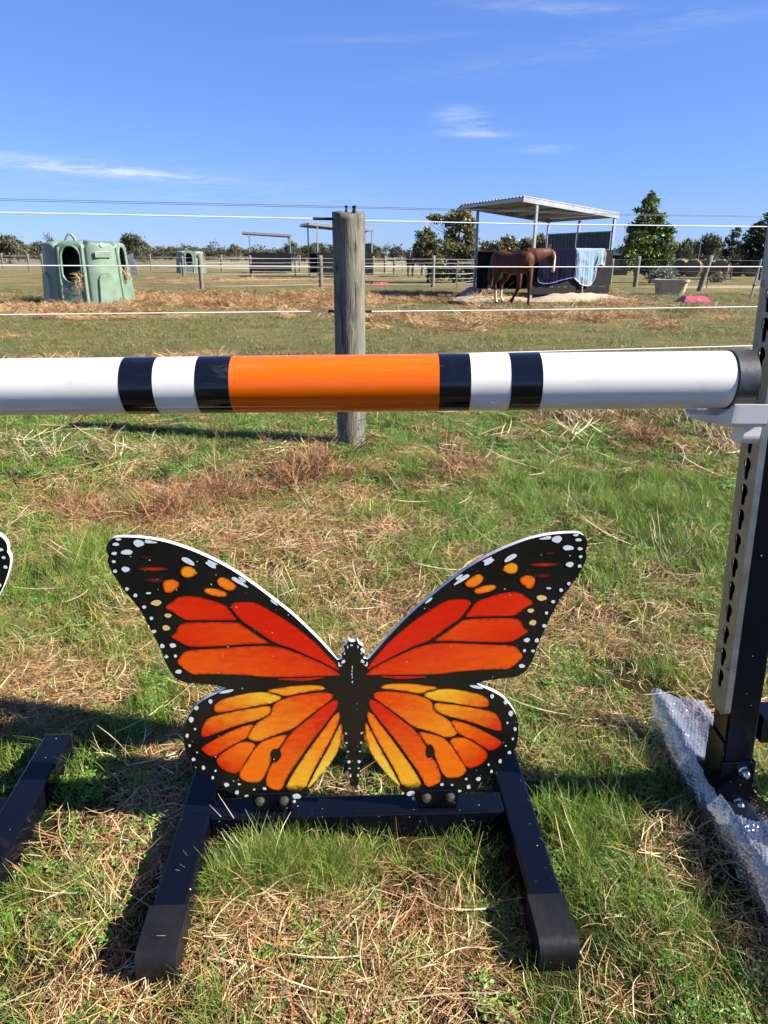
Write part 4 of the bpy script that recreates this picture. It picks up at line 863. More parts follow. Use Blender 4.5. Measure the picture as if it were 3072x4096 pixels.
# ------------------------------------------------------------------ chestnut horse
def make_horse():
    HC = np.array([3.46, 20.0, 0.]); phi = R_(30); f = np.array([math.sin(phi), -math.cos(phi), 0]); l = np.array([math.cos(phi), math.sin(phi), 0])
    root = empty('horse', tuple(HC), 0, 'chestnut horse with white blaze and white hind socks before the shelter', 'horse')
    W = lambda a, c, z: tuple(f*a+l*c+np.array([0, 0, z]))
    b = MB(); b.smooth = True; b.soft = True
    b.tube([W(*p) for p in [(-.84, 0, 1.10), (-.76, 0, 1.13), (-.58, 0, 1.14), (-.32, 0, 1.09), (-.05, 0, 1.05), (.25, 0, 1.07), (.46, 0, 1.10), (.60, .01, 1.10), (.68, .02, 1.09)]], [(.10, .13), (.20, .23), (.275, .275), (.265, .265), (.285, .28), (.265, .29), (.235, .29), (.18, .23), (.09, .13)], 24, ref=(0, 0, 1))
    b.tube([W(*p) for p in [(.30, 0, 1.22), (.48, .07, 1.23), (.60, .22, 1.27), (.65, .39, 1.31), (.65, .56, 1.34), (.64, .67, 1.35)]], [(.12, .20), (.14, .23), (.115, .185), (.095, .145), (.085, .115), (.07, .09)], 18, ref=(0, 0, 1))
    fn = l*.45+f*.893
    hd = [(.63, .63, 1.40), (.64, .67, 1.33), (.66, .70, 1.22), (.68, .73, 1.08), (.69, .75, .96), (.69, .76, .88), (.685, .755, .84)]
    b.tube([W(*p) for p in hd], [(.07, .08), (.10, .125), (.095, .125), (.068, .088), (.056, .066), (.056, .058), (.03, .03)], 18, ref=tuple(fn))
    for s in (-1, 1): 
        e = np.array(W(.63, .63, 1.43))+(np.cross(fn, (0, 0, 1)))*s*.055; b.tube([e, e+np.array([0, 0, .08])+fn*.01, e+np.array([0, 0, .15])], [(.035, .02), (.034, .018), (.004, .004)], 10, ref=tuple(fn))
    def leg(pts, rr): b.tube([W(*p) for p in pts], rr, 14, ref=tuple(f))
    leg([(-.52, -.15, 1.1), (-.50, -.17, .85), (-.56, -.14, .68), (-.64, -.12, .52), (-.60, -.11, .35), (-.58, -.10, .14), (-.55, -.10, .05), (-.53, -.10, .0)], [(.14, .22), (.12, .17), (.075, .10), (.052, .068), (.036, .044), (.034, .040), (.045, .052), (.055, .065)])
    leg([(-.50, .15, 1.1), (-.45, .17, .85), (-.50, .13, .68), (-.60, .09, .52), (-.56, .06, .35), (-.53, .05, .16), (-.48, .05, .09), (-.44, .05, .05)], [(.14, .22), (.12, .17), (.075, .10), (.052, .068), (.036, .044), (.034, .040), (.045, .052), (.055, .06)])
    leg([(.42, .14, 1.08), (.50, .13, .85), (.56, .10, .68), (.60, .07, .48), (.61, .06, .30), (.61, .06, .13), (.63, .06, .05), (.645, .06, .0)], [(.10, .17), (.085, .11), (.06, .075), (.055, .06), (.037, .042), (.034, .038), (.046, .052), (.056, .064)])
    leg([(.38, -.15, 1.08), (.42, -.17, .85), (.46, -.17, .68), (.46, -.17, .48), (.36, -.17, .34), (.26, -.17, .20), (.20, -.17, .13), (.17, -.17, .08)], [(.10, .17), (.085, .11), (.06, .075), (.055, .06), (.037, .042), (.034, .038), (.046, .052), (.052, .058)])
    body = b.build('body', M['coat'], root)
    # one continuous skin from the overlapping volumes
    md = body.modifiers.new('r', 'REMESH'); md.mode = 'VOXEL'; md.voxel_size = .016; md2 = body.modifiers.new('sm', 'SMOOTH'); md2.factor = .5; md2.iterations = 4
    dg = bpy.context.evaluated_depsgraph_get(); me = bpy.data.meshes.new_from_object(body.evaluated_get(dg)); body.modifiers.clear(); body.data = me; me.materials.clear(); me.materials.append(M['coat'])
    n = len(me.vertices); V = np.empty(n*3, 'f'); me.vertices.foreach_get('co', V); V = V.reshape(-1, 3); a = V@f; c = V@l; z = V[:, 2]
    C = np.tile(np.array([[.092, .028, .010]]), (n, 1)); k = np.clip((.75-z)/.5, 0, 1)[:, None]; C = C*(1-k)+np.array([[.055, .018, .008]])*k
    C[(z < .36) & (a < -.3)] = (.60, .55, .48); C[(z < .05)] = (.05, .04, .035); C[(z < .14) & (a > 0) & (a < .25)] = (.05, .04, .035)
    hz = (c > .59); q = V-np.array(W(.66, .71, 0)); s = q@(np.cross(fn, (0, 0, 1))); o_ = q@fn
    C[hz & (np.abs(s) < .032) & (o_ > .045) & (z > .86) & (z < 1.36)] = (.66, .62, .56); C[hz & (z < .93) & (o_ > .0)] = (.45, .36, .32); C[hz & (z > 1.42)] *= .8
    at = me.color_attributes.new('col', 'FLOAT_COLOR', 'POINT'); at.data.foreach_set('color', np.concatenate([C, np.ones((n, 1))], 1).astype('f').ravel())
    me.polygons.foreach_set('use_smooth', [True]*len(me.polygons))
    b = MB(); b.smooth = True; b.tube([W(*p) for p in [(-.80, -.02, 1.22), (-.90, -.03, 1.12), (-.93, -.05, .85), (-.90, -.06, .6), (-.88, -.06, .42)]], [.04, .06, .075, .07, .015], 10, jitter=.25); b.build('tail', M['mane'], root)
    b = MB(); b.col = (.5, .4, .2)
    for _ in range(260):
        t = random.random(); p = np.array(W(.30+.30*t, .05+.72*t, 1.42+.03*t)); p = np.array(W(*[np.interp(t, [0, .33, .66, 1], v) for v in ([.34, .54, .63, .63], [.05, .21, .41, .63], [1.40, 1.43, 1.44, 1.45])]))
        strand(b, p, -f*.6+rng.normal(0, .25, 3)+np.array([0, 0, -1.0]) if random.random() < .5 else f*.5+rng.normal(0, .25, 3)+np.array([0, 0, -1.]), random.uniform(.10, .24), .016, (.02, .01, .006), .3, .1, 2)
    b.build('mane', M['mane'], root)
    b = MB(); b.smooth = True; e = np.array(W(.645, .685, 1.27))
    for s in (-1, 1): b.tube([e+np.cross(fn, (0, 0, 1))*s*(.086+k*.004)+fn*.05 for k in (-2, 0, 2)], [.006, .018, .006], 8)
    b.build('eyes', M['eye'], root)
    return root
make_horse()

# ------------------------------------------------------------------ paddock odds and ends
def tubshape(name, label, cat, loc, prof, wx, wy, mat, rz=0., grp=None, n=32, sq=.5, wat=None):
    root = empty(name, loc, rz, label, cat, grp); b = MB(); b.smooth = True; rings = []
    for s, z in prof:
        ring = []
        for k in range(n):
            a = k*2*math.pi/n; c, d = math.cos(a), math.sin(a); ring.append((wx*s*math.copysign(abs(c)**sq, c), wy*s*math.copysign(abs(d)**sq, d), z))
        rings.append(ring)
    b.loft(rings, True); o = b.build('tub', mat, root); md = o.modifiers.new('es', 'EDGE_SPLIT'); md.split_angle = R_(40)
    if wat: MB().add([(wx*.8*math.copysign(abs(math.cos(k*.2618))**sq, math.cos(k*.2618)), wy*.8*math.copysign(abs(math.sin(k*.2618))**sq, math.sin(k*.2618)), wat) for k in range(24)], [tuple(range(24))]).build('water', M['water'], root)
    return root
g = gnd(2695, 1181); tubshape('water_trough', 'beige oval water trough on the grass right of the shelter', 'trough', (g[0], g[1]+.4, 0), [(.82, 0), (.95, .40), (1.04, .44), (1.06, .52), (.95, .525), (.90, .46), (.75, .1)], .56, .42, M['trough'], R_(-8), wat=.42)
def pink_tray(name, label, u, v, wx, wy, h, rz):
    g = gnd(u, v); root = empty(name, (g[0], g[1]+wy, 0), rz, label, 'tray', 'pink feed trays'); b = MB()
    P = [(-wx, -wy, 0), (wx, -wy, 0), (wx, wy, 0), (-wx, wy, 0), (-wx*.72, -wy*.4, h), (wx*.72, -wy*.4, h), (wx*.72, wy*.4, h), (-wx*.72, wy*.4, h)]
    b.add(P, [(0, 1, 5, 4), (1, 2, 6, 5), (2, 3, 7, 6), (3, 0, 4, 7), (4, 5, 6, 7)]); b.build('tray_shell', M['pink'], root, .012); sbox('rim', (0, 0, .008), (wx*2.04, wy*2.04, .02), M['pink'], root, .005)
    sbox('worn_label', (.05, -wy*.74, h*.5), (.09, .004, .07), M['pale_trim'], root); return root
pink_tray('pink_feed_tray', 'upturned bright pink feed tray lying near the beige trough', 2792, 1211, .42, .34, .17, R_(2))
pink_tray('pink_feed_tray', 'flat pink feed tray lying in the paddock right of the timber post', 1520, 1139, .46, .3, .10, R_(10))
g = gnd(1884, 1132); tubshape('blue_drum', 'blue plastic tub behind the shelter rear post', 'tub', (g[0], g[1], 0), [(.85, 0), (1.0, .75), (1.05, .78), (1.05, .84), (.95, .84), (.8, .3)], .36, .36, M['blue_tub'], 0, sq=.8)
g = gnd(1131, 1086); tubshape('blue_drum', 'tiny blue tub beside the far small shelter', 'tub', (g[0], g[1], 0), [(.85, 0), (1.0, .5), (1.05, .52), (1.05, .56), (.95, .56), (.8, .2)], .35, .35, M['blue_tub'], 0, sq=.8)
g = gnd(2913, 1097); tubshape('white_drum', 'white drum standing before the row of hay bales', 'drum', (g[0], g[1], 0), [(.96, 0), (1, .03), (1, .5), (1.03, .52), (1, .54), (1, .95), (.94, .97), (.9, .93)], .33, .33, M['white_paint'], 0, sq=1.)
# far rugged pony seen end on
def pony():
    g = gnd(1641, 1106); root = empty('pony', (g[0], g[1], 0), R_(0), 'far dark pony in a teal rug seen beyond the fence', 'pony'); b = MB(); b.smooth = True; b.soft = True
    for s in (-1, 1):
        for y in (-.4, .4): b.tube([(s*.14, y, .8), (s*.15, y, .4), (s*.14, y-.03, 0)], [.12, .06, .06], 8)
    b.tube([(0, -.72, 1.0), (0, -.6, 1.05), (0, 0, 1.0), (0, .5, 1.05), (0, .7, 1.0)], [.1, .28, .30, .27, .1], 14, ref=(0, 0, 1)); b.tube([(0, -.55, 1.15), (-.05, -.8, 1.42), (-.08, -.95, 1.55)], [.2, .15, .1], 10); b.tube([(-.08, -.9, 1.58), (-.1, -1.1, 1.4), (-.1, -1.2, 1.15)], [.1, .1, .06], 10)
    bo = b.build('body', M['mane'], root); md = bo.modifiers.new('r', 'REMESH'); md.mode = 'VOXEL'; md.voxel_size = .04; md.use_smooth_shade = True
    b = MB(); b.smooth = True; rings = []
    for y in np.linspace(-.62, .6, 8): rings.append([(.345*math.cos(a), y, 1.03+.33*math.sin(a) if math.sin(a) > 0 else 1.03+.45*math.sin(a)) for a in [-.9+k*(math.pi+1.8)/20 for k in range(21)]])
    b.loft(rings, False, False); b.build('rug', pmat('teal_rug', (.05, .22, .30), .7, var=.3), root)
pony()

# ------------------------------------------------------------------ trees
def leaf_cloud(b, c, r, n, L, pal, bright=1., droop=.25):
    c, r = np.array(c), np.array(r); k = max(3, int(n/34)); cl = []
    for _ in range(k):
        d = rng.normal(0, 1, 3); d /= np.linalg.norm(d); cl.append((c+d*r*random.uniform(.25, 1.0)**.6, random.uniform(.72, 1.25)))
    for q, br in cl:
        m = n//k; col = np.array(random.choice(pal))*br*bright
        for _ in range(m):
            p = q+rng.normal(0, 1, 3)*r*np.array([.20, .20, .17]); d = rng.normal(0, 1, 3); d[2] -= droop; d /= np.linalg.norm(d); s = np.cross(d, rng.normal(0, 1, 3)); s /= np.linalg.norm(s)+1e-6
            l = L*random.uniform(.6, 1.3); cc = tuple(np.clip(col*random.uniform(.75, 1.25), 0, 1))
            b.add([p, p+d*l*.5+s*l*.24, p+d*l, p+d*l*.5-s*l*.24], [(0, 1, 2, 3)], [cc]*4)
GUM = [(.15, .15, .060), (.20, .19, .080), (.11, .12, .050), (.26, .22, .09)]
DKG = [(.080, .125, .032), (.13, .19, .040), (.06, .09, .026), (.20, .26, .045)]
DRK = [(.042, .062, .026), (.060, .085, .032), (.035, .048, .024)]
def tree(name, label, u, v, yb, clumps, pal, L=.14, dens=1., grp=None, trunk=.07, stems=1, mat='leaf'):
    """clumps: (u, v, ru, rv) in pixels of the photograph at the tree's own distance yb"""
    base = aty(u, v, yb); base[2] = 0; root = empty(name, tuple(base), 0, label, 'tree', grp); pm = (yb*.94+.4)/FPX
    b = MB(); b.col = (.1, .1, .1); br = MB(); br.smooth = True; cs = []
    for cu, cv, ru, rv in clumps:
        c = aty(cu, cv, yb)-base; c[1] += random.uniform(-.5, .5)*ru*pm; r = np.array([ru*pm, ru*pm*.9, rv*pm*.95]); cs.append(c); leaf_cloud(b, c, r, int(dens*ru*rv*.62)+30, L, pal)
    top = max(cs, key=lambda c: c[2]); nlev = 8; tr_ = [np.array([0, 0, -.05])*1.]
    for i in range(1, nlev+1): t = i/nlev; tr_.append(np.array([top[0]*t**1.5+random.uniform(-.03, .03), top[1]*t, top[2]*t]))
    br.tube(tr_, [trunk*(1-.85*i/nlev) for i in range(nlev+1)], 8)
    for c in cs:
        s = np.array([np.interp(max(.15, c[2]*.55), [q[2] for q in tr_], [q[k] for q in tr_]) for k in range(3)]); m_ = (s+c)/2+np.array([0, 0, -.1]); br.tube([s, m_, c], [trunk*.42, trunk*.28, trunk*.10], 6)
        for _ in range(3): e = c+rng.normal(0, 1, 3)*.25; br.tube([m_, (m_+e)/2+rng.normal(0, .04, 3), e], [trunk*.2, trunk*.14, .006], 5)
    br.build('trunk', M['bark'], root); b.build('crown', M[mat], root); return root
tree('gum_tree', 'tall young gum tree with loose crown left of the shelter', 1815, 1120, 37, [(1850, 850, 38, 24), (1815, 880, 40, 28), (1745, 868, 30, 16), (1870, 905, 36, 34), (1820, 935, 36, 36), (1880, 955, 32, 34), (1800, 985, 45, 32), (1870, 1010, 42, 34), (1840, 1050, 56, 34), (1890, 1070, 34, 34), (1800, 1080, 44, 30), (1860, 1105, 50, 18)], GUM, .19, .72, 'trees by the paddock')
tree('bushy_tree', 'smaller bushy tree just left of the tall gum tree', 1712, 1118, 38.5, [(1722, 925, 22, 20), (1700, 950, 32, 24), (1735, 965, 30, 30), (1685, 985, 34, 26), (1725, 1005, 50, 28), (1690, 1030, 46, 26), (1740, 1045, 44, 30), (1760, 1085, 44, 30)], GUM+DKG[:1], .18, .75, 'trees by the paddock')
for i, (u, t, hw, lab) in enumerate([(1950, 962, 40, 'pale leafy tree behind the left part of the shelter'), (2030, 940, 55, 'dark rounded tree behind the middle of the shelter'), (2110, 945, 45, 'leafy tree behind the shelter corner post'), (2165, 928, 30, 'thin pale topped tree behind the shelter roof gap')]):
    tree('paddock_tree', lab, u, 1080, 52, [(u, t+22, hw*.55, 20), (u-hw*.45, t+45, hw*.6, 24), (u+hw*.4, t+50, hw*.6, 26), (u, t+80, hw*.9, 34)], GUM, .22, 1.0, 'trees by the paddock')
tree('broadleaf_tree', 'dense green broadleaf tree with pointed top right of the shelter', 2600, 1132, 40, [(2608, 785, 16, 18), (2622, 800, 16, 14), (2590, 808, 20, 18), (2600, 838, 26, 22), (2555, 838, 12, 9), (2618, 860, 34, 24), (2580, 880, 38, 24), (2640, 888, 34, 26), (2560, 915, 42, 26), (2620, 920, 50, 30), (2665, 935, 28, 30), (2540, 955, 46, 26), (2600, 965, 56, 32), (2660, 985, 44, 34), (2520, 1000, 46, 30), (2590, 1015, 56, 36), (2660, 1035, 42, 34), (2510, 1045, 36, 30), (2580, 1065, 50, 28), (2640, 1075, 50, 26)], DKG, .18, 1.0, 'trees by the paddock', .09)
tree('dark_tree', 'dark evergreen tree at the far right edge behind the standard', 3040, 1105, 46, [(3062, 868, 14, 16), (3040, 910, 26, 24), (3075, 905, 30, 30), (3010, 945, 26, 26), (3050, 960, 40, 32), (3000, 995, 34, 26), (3060, 1010, 50, 34), (3020, 1040, 46, 28), (3090, 960, 40, 40)], DRK, .22, .8, 'trees by the paddock', .09)
tree('slim_tree', 'slim dark tree just left of the far right tree', 2925, 1098, 48, [(2950, 918, 10, 10), (2940, 940, 22, 16), (2915, 965, 12, 14), (2945, 975, 24, 16), (2915, 1000, 24, 18), (2905, 1030, 26, 18), (2935, 1040, 28, 22), (2960, 1000, 18, 14)], DRK+GUM[:1], .18, .9, 'trees by the paddock', .05)
def shrub(name, label, u, v, wpx, hpx, pal, L, n):
    g = gnd(u, v); pm = (g[1]*.94+.4)/FPX; root = empty(name, tuple(g), 0, label, 'shrub'); b = MB(); b.col = (.1, .1, .1); leaf_cloud(b, (0, 0, hpx*pm*.5), (wpx*pm*.5, wpx*pm*.5, hpx*pm*.5), n, L, pal, droop=-.4)
    b.build('foliage', M['leaf'], root); b = MB()
    for k in range(7): a = k*.9; b.tube([(0, 0, -.02), (wpx*pm*.2*math.cos(a), wpx*pm*.2*math.sin(a), hpx*pm*.4), (wpx*pm*.4*math.cos(a), wpx*pm*.4*math.sin(a), hpx*pm*.75)], [.02, .014, .006], 5)
    b.build('stems', M['bark'], root); return root
shrub('grey_shrub', 'pale grey green shrub behind the water trough', 2645, 1138, 110, 62, [(.17, .20, .15), (.24, .27, .21), (.12, .14, .11)], .12, 1500)
shrub('dry_shrub', 'dry grey grass clump before the hay bales', 2870, 1128, 60, 30, [(.20, .19, .13), (.25, .22, .15)], .14, 500)

# far trees along the horizon: five crowns, reused at many sizes
def far_variant(i):
    root = empty('far_tree', (0, 0, 0)); b = MB(); b.col = (.1, .1, .1); pal = [[(.085, .092, .046), (.115, .12, .058)], [(.080, .086, .046), (.11, .108, .056)], [(.105, .108, .055), (.13, .13, .07)], [(.072, .080, .042), (.095, .10, .050)], [(.13, .115, .05), (.10, .105, .052)]][i]
    nb = 5+i % 3
    for k in range(nb):
        a = k*2*math.pi/nb+random.uniform(-.4, .4); rr = random.uniform(.25, .55); leaf_cloud(b, (rr*math.cos(a), rr*math.sin(a), random.uniform(.5, .72)), (.42, .42, .22), 520, .10, pal)
    leaf_cloud(b, (0, 0, .80), (.42, .42, .17), 600, .10, pal); leaf_cloud(b, (0, 0, .33), (.85, .85, .26), 1100, .10, pal)
    t = MB(); t.smooth = True; t.tube([(0, 0, -.01), (.02, 0, .3), (0, .02, .6)], [.05, .04, .02], 6)
    t.tube([(.02, 0, .28), (.2, .1, .45), (.35, .2, .6)], [.03, .02, .01], 5); t.tube([(.02, 0, .3), (-.2, -.1, .45), (-.3, -.2, .6)], [.03, .02, .01], 5)
    t.build('trunk', M['bark'], root); b.build('crown', M['leaf_far'], root); return root
FV = [far_variant(i) for i in range(5)]; usedv = set()
def far_tree(u, top, hw, D, i, label):
    hz = 1029+(u-1536)*.0065; p = aty(u, hz, D); h = CH+(hz-top+7)*D*.883/FPX; wd = 1.35*hw*(D*.94)/FPX
    o = FV[i] if i not in usedv else copy_tree(FV[i]); usedv.add(i); o.location = (p[0], p[1], 0); o.scale = (wd, wd, h); o.rotation_euler = (0, 0, random.uniform(0, 6)); tag(o, label, 'tree', 'trees along the horizon')
FARS = [(35, 940, 75, 110), (-60, 955, 70, 115), (110, 985, 45, 200), (165, 972, 35, 150), (205, 968, 35, 150), (255, 985, 30, 190), (420, 988, 45, 200), (330, 990, 40, 200), (528, 940, 50, 105), (578, 978, 26, 108), (620, 1003, 30, 220), (658, 999, 30, 210), (688, 992, 34, 200), (744, 1001, 24, 210), (788, 994, 32, 200), (836, 996, 30, 210), (884, 998, 28, 200), (938, 983, 30, 170), (985, 1005, 24, 210), (1026, 1007, 20, 210), (1050, 1010, 20, 230), (1078, 1004, 26, 210), (1135, 997, 24, 190), (1168, 974, 30, 150), (1220, 988, 30, 160), (1271, 974, 45, 145), (1330, 985, 40, 160), (1400, 980, 45, 160), (1475, 979, 36, 140), (1502, 990, 22, 150), (1535, 1016, 14, 210), (1587, 991, 27, 180), (1640, 1010, 20, 210), (1690, 1008, 26, 210), (2450, 1000, 40, 180), (2702, 972, 22, 110), (2740, 960, 34, 105), (2775, 966, 30, 110), (2828, 943, 52, 100), (2900, 1000, 30, 150), (3120, 950, 60, 120), (3200, 960, 60, 120), (-170, 965, 60, 120)]
FLAB = {0: 'large dark tree mass at the far left of the horizon', 8: 'broad rounded tree standing right behind the hay feeder', 38: 'broad gum tree behind the grey roofed house', 28: 'dark tree on the horizon just right of the timber post', 31: 'rounded far tree between timber post and shelter trees', 23: 'tall dark tree behind the middle distance shelter'}
ORD = ['first', 'second', 'third', 'fourth', 'fifth', 'sixth', 'seventh', 'eighth', 'ninth', 'tenth']
SEG = [(-999, 205, 'left of the hay feeder'), (205, 480, 'hidden low behind the hay feeder'), (480, 760, 'between the hay feeder and the far feeder'), (760, 1000, 'between the far feeder and the far small shelter'), (1000, 1150, 'behind the far small shelter'), (1150, 1340, 'behind the middle distance shelter'), (1340, 1460, 'behind the timber post'), (1460, 1720, 'between the timber post and the gum tree'), (1720, 2690, 'right of the horse shelter'), (2690, 2860, 'around the grey roofed house'), (2860, 9999, 'at the far right of the horizon')]
segn = {}
for i in sorted(range(len(FARS)), key=lambda k: FARS[k][0]):
    u, t, hw, D = FARS[i]; sg = next(q for q in SEG if q[0] <= u < q[1]); k = segn[sg[2]] = segn.get(sg[2], -1)+1
    far_tree(u, t, hw, D, i % 5, FLAB.get(i, '%s dark horizon tree from the left %s' % (ORD[k], sg[2])))
b = MB(); b.col = (.1, .1, .1)
for k in range(230):
    a = -0.75+1.5*k/229; D = random.uniform(240, 300); leaf_cloud(b, (D*math.tan(a), D, random.uniform(1.5, 2.4)), (4.2, 3, random.uniform(1.8, 3.2)), 240, .8, [(.08, .085, .052), (.10, .105, .06)])
tag(b.build('far_wood', M['leaf_far']), 'dark strip of distant woodland on the horizon', 'wood', kind='stuff')

# ------------------------------------------------------------------ house, poles, bales, rail fence at right
def house():
    D = 250.; p = aty(2757, 1042, D); root = empty('house', (p[0], p[1], 0), R_(-4), 'distant house with grey hip roof among trees at right', 'house'); hw = 1.9
    MB().box((0, 0, 1.05), (8.0, 8, 2.1)).build('wall', M['brick_house'], root); b = MB(); e = (5.0, 4.6)
    b.add([(-e[0], -e[1], 2.0), (e[0], -e[1], 2.0), (e[0], e[1], 2.0), (-e[0], e[1], 2.0), (-.8, -.9, 4.2), (.8, -.9, 4.2), (.8, 1, 4.2), (-.8, 1, 4.2)], [(0, 1, 5, 4), (1, 2, 6, 5), (2, 3, 7, 6), (3, 0, 4, 7), (4, 5, 6, 7)]); r = b.build('roof', M['roof_house'], root)
    sbox('chimney', (-.2, -.6, 4.2), (.6, .6, 1.3), M['brick_house'], r); sbox('skylight', (2.2, -1.8, 3.7), (1.9, .8, .7), M['white_paint'], r)
    w_ = sbox('window', (-2., -4.04, 1.0), (1.8, .06, 1.0), M['white_paint'], root); sbox('pane', (-2., -4.08, 1.0), (1.6, .03, .8), M['glass_dark'], w_)
house()
D = 110.; p = aty(2884, 1040, D); pw = empty('power_pole', (p[0], p[1], 0), 0, 'far timber power pole with crossarm against the sky', 'power pole'); b = MB(); b.tube([(0, 0, 0), (.15, 0, 3.95)], [.16, .11], 8); b.build('pole', M['bark'], pw); MB().bar((-.7, 0, 3.5), (.9, .2, 3.55), .1, .1).build('crossarm', M['bark'], pw)
D = 70.; p = aty(2793, 1040, D); tv = empty('tv_aerial', (p[0], p[1], 0), 0, 'thin tall aerial mast beside the house roof', 'aerial'); b = MB(); b.tube([(0, 0, 0), (0, 0, 3.1)], .03, 6); b.build('mast', M['steel_post'], tv); b = MB(); b.bar((-.5, 0, 2.9), (.3, .2, 2.6), .04, .04); b.bar((-.35, -.1, 2.95), (-.3, .1, 2.7), .03, .03); b.build('antenna', M['steel_post'], tv)
# pale timber rail fence
ga, gb_ = gnd(2700, 1090), gnd(3010, 1092); rf = empty('rail_fence', tuple(ga), 0, 'pale timber rail fence behind the hay bales', 'fence'); L = gb_-ga
MB().bar((0, 0, .98), (L[0], L[1], .98), .06, .16).build('rail', M['rail'], rf)
for k in range(6): q = L*k/5; sbox('post', (q[0], q[1]+.09, .5), (.12, .1, 1.0), M['rail'], rf)
def bale(u, v, label, r=.62, ln=1.15, rz=.5):
    g = gnd(u, v); root = empty('round_hay_bale', tuple(g), rz, label, 'hay bale', 'round hay bales'); n = 28; b = MB(); b.smooth = True; rings = []
    for i in range(9):
        x = -ln/2+ln*i/8; rr = r*(1-.10*abs(2*i/8-1)**4); rings.append([(rr*(1+random.uniform(-.03, .03))*math.cos(a), x, r*.96+rr*(1+random.uniform(-.03, .03))*math.sin(a)) for a in [k*2*math.pi/n for k in range(n)]])
    b.col = (.20, .145, .08); b.loft(rings, True); b.build('roll', M['hay'], root); b = MB(); b.col = (.4, .3, .2)
    for _ in range(420):
        a = random.uniform(0, 6.28); p = (r*math.cos(a), random.uniform(-ln/2, ln/2), r*.96+r*math.sin(a)); strand(b, p, (-math.sin(a), random.uniform(-.8, .8), math.cos(a)-.3), random.uniform(.15, .4), .03, random.choice(HAYC), .3, .3, 2)
    b.build('loose_straw', M['hay'], root)
for k, u in enumerate((2716, 2768, 2822, 2880, 2945, 3005)):
    bale(u, 1104+(k % 2)*2, ['round hay bale nearest the broadleaf tree', 'round hay bale left of the leaning post', 'round hay bale just right of the leaning post', 'round hay bale left of the white drum', 'round hay bale right of the white drum', 'round hay bale beneath the dark right tree'][k], rz=R_(-32+5*(k % 3)))
g = gnd(2462, 1100); shd = empty('garden_shed', tuple(g), R_(8), 'small dark shed showing between the shelter and broadleaf tree', 'shed'); sbox('wall', (0, 0, .75), (1.3, 1.2, 1.5), M['board'], shd); b = MB(); b.add([(-.8, -.75, 1.45), (.8, -.75, 1.45), (.8, .75, 1.45), (-.8, .75, 1.45), (-.75, 0, 1.85), (.75, 0, 1.85)], [(0, 1, 5, 4), (2, 3, 4, 5), (1, 2, 5), (3, 0, 4)]); b.build('roof', M['colorbond'], shd)
hay_wad('hay_pile', 'small golden pile of hay behind the shelter right post', [gnd(2440, 1090, .1), gnd(2450, 1075, .4), gnd(2475, 1088, .2)], 700, .45, .03, .16, down=0)

# ------------------------------------------------------------------ ground cover: blades and straw scattered as instances
M['blade'] = pmat('grass_blades', (1, 1, 1), .45, k=1.02, attr=True, trans=.30, objrand=.18, spec=.35)
M['straw'] = pmat('dry_straw', (1, 1, 1), .55, k=.88, attr=True, objrand=.16, spec=.3)
STC = [(.40, .25, .105), (.48, .33, .15), (.30, .165, .068), (.60, .46, .26), (.19, .098, .042), (.42, .20, .068), (.25, .14, .06)]
RDC = [(.28, .12, .050), (.34, .16, .066), (.19, .08, .036), (.42, .25, .12), (.12, .058, .032)]
GRC = [(.105, .205, .022), (.14, .245, .028), (.080, .160, .017), (.19, .275, .038), (.29, .30, .075)]
def vary(c, k=.2): s = random.uniform(1-k, 1+k); return tuple(min(1, x*s) for x in c)
def straw_patch(n=60, r=.075, pal=STC, L=(.03, .11), w=(.0011, .0026), hz=.022, up=.22, curl=.5):
    b = MB(); b.col = (.5, .4, .3); th = random.uniform(0, 6.28)
    for _ in range(n):
        a = random.uniform(0, 6.28); q = r*math.sqrt(random.random()); d = th+random.gauss(0, .9)
        strand(b, (q*math.cos(a), q*math.sin(a), random.uniform(0.001, hz)), (math.cos(d), math.sin(d), random.gauss(0, up)), random.uniform(*L), random.uniform(*w), vary(random.choice(pal)), curl, .25, 3)
    return b
def grass_patch(n=46, r=.06, H=(.025, .075), w=(.0011, .0024), lean=.45, pal=GRC):
    b = MB(); b.col = (.1, .2, .05)
    for _ in range(n):
        a = random.uniform(0, 6.28); q = r*math.sqrt(random.random()); la = random.uniform(0, 6.28); ln = abs(random.gauss(0, lean))
        c = vary(random.choice(pal)); p = np.array([q*math.cos(a), q*math.sin(a), -.003]); h = random.uniform(*H); ww = random.uniform(*w); d = np.array([math.cos(la)*ln, math.sin(la)*ln, 1.]); d /= np.linalg.norm(d)
        sd = np.array([-math.sin(la), math.cos(la), 0]); tw = random.uniform(-1, 1); sd = sd*math.cos(tw)+np.array([math.cos(la), math.sin(la), 0])*math.sin(tw); cv = np.array([math.cos(la), math.sin(la), -.35])*random.uniform(.1, .7); vs = []; cs = []
        for i in range(4):
            t = i/3; cc = p+d*h*t+cv*h*t*t; wd = ww*(1-.75*t); vs += [tuple(cc-sd*wd/2), tuple(cc+sd*wd/2)]; k = 1.0 if i else .8; cs += [tuple(x*k for x in c)]*2
        b.add(vs, [(0, 1, 3, 2), (2, 3, 5, 4), (4, 5, 7, 6)], cs)
    return b
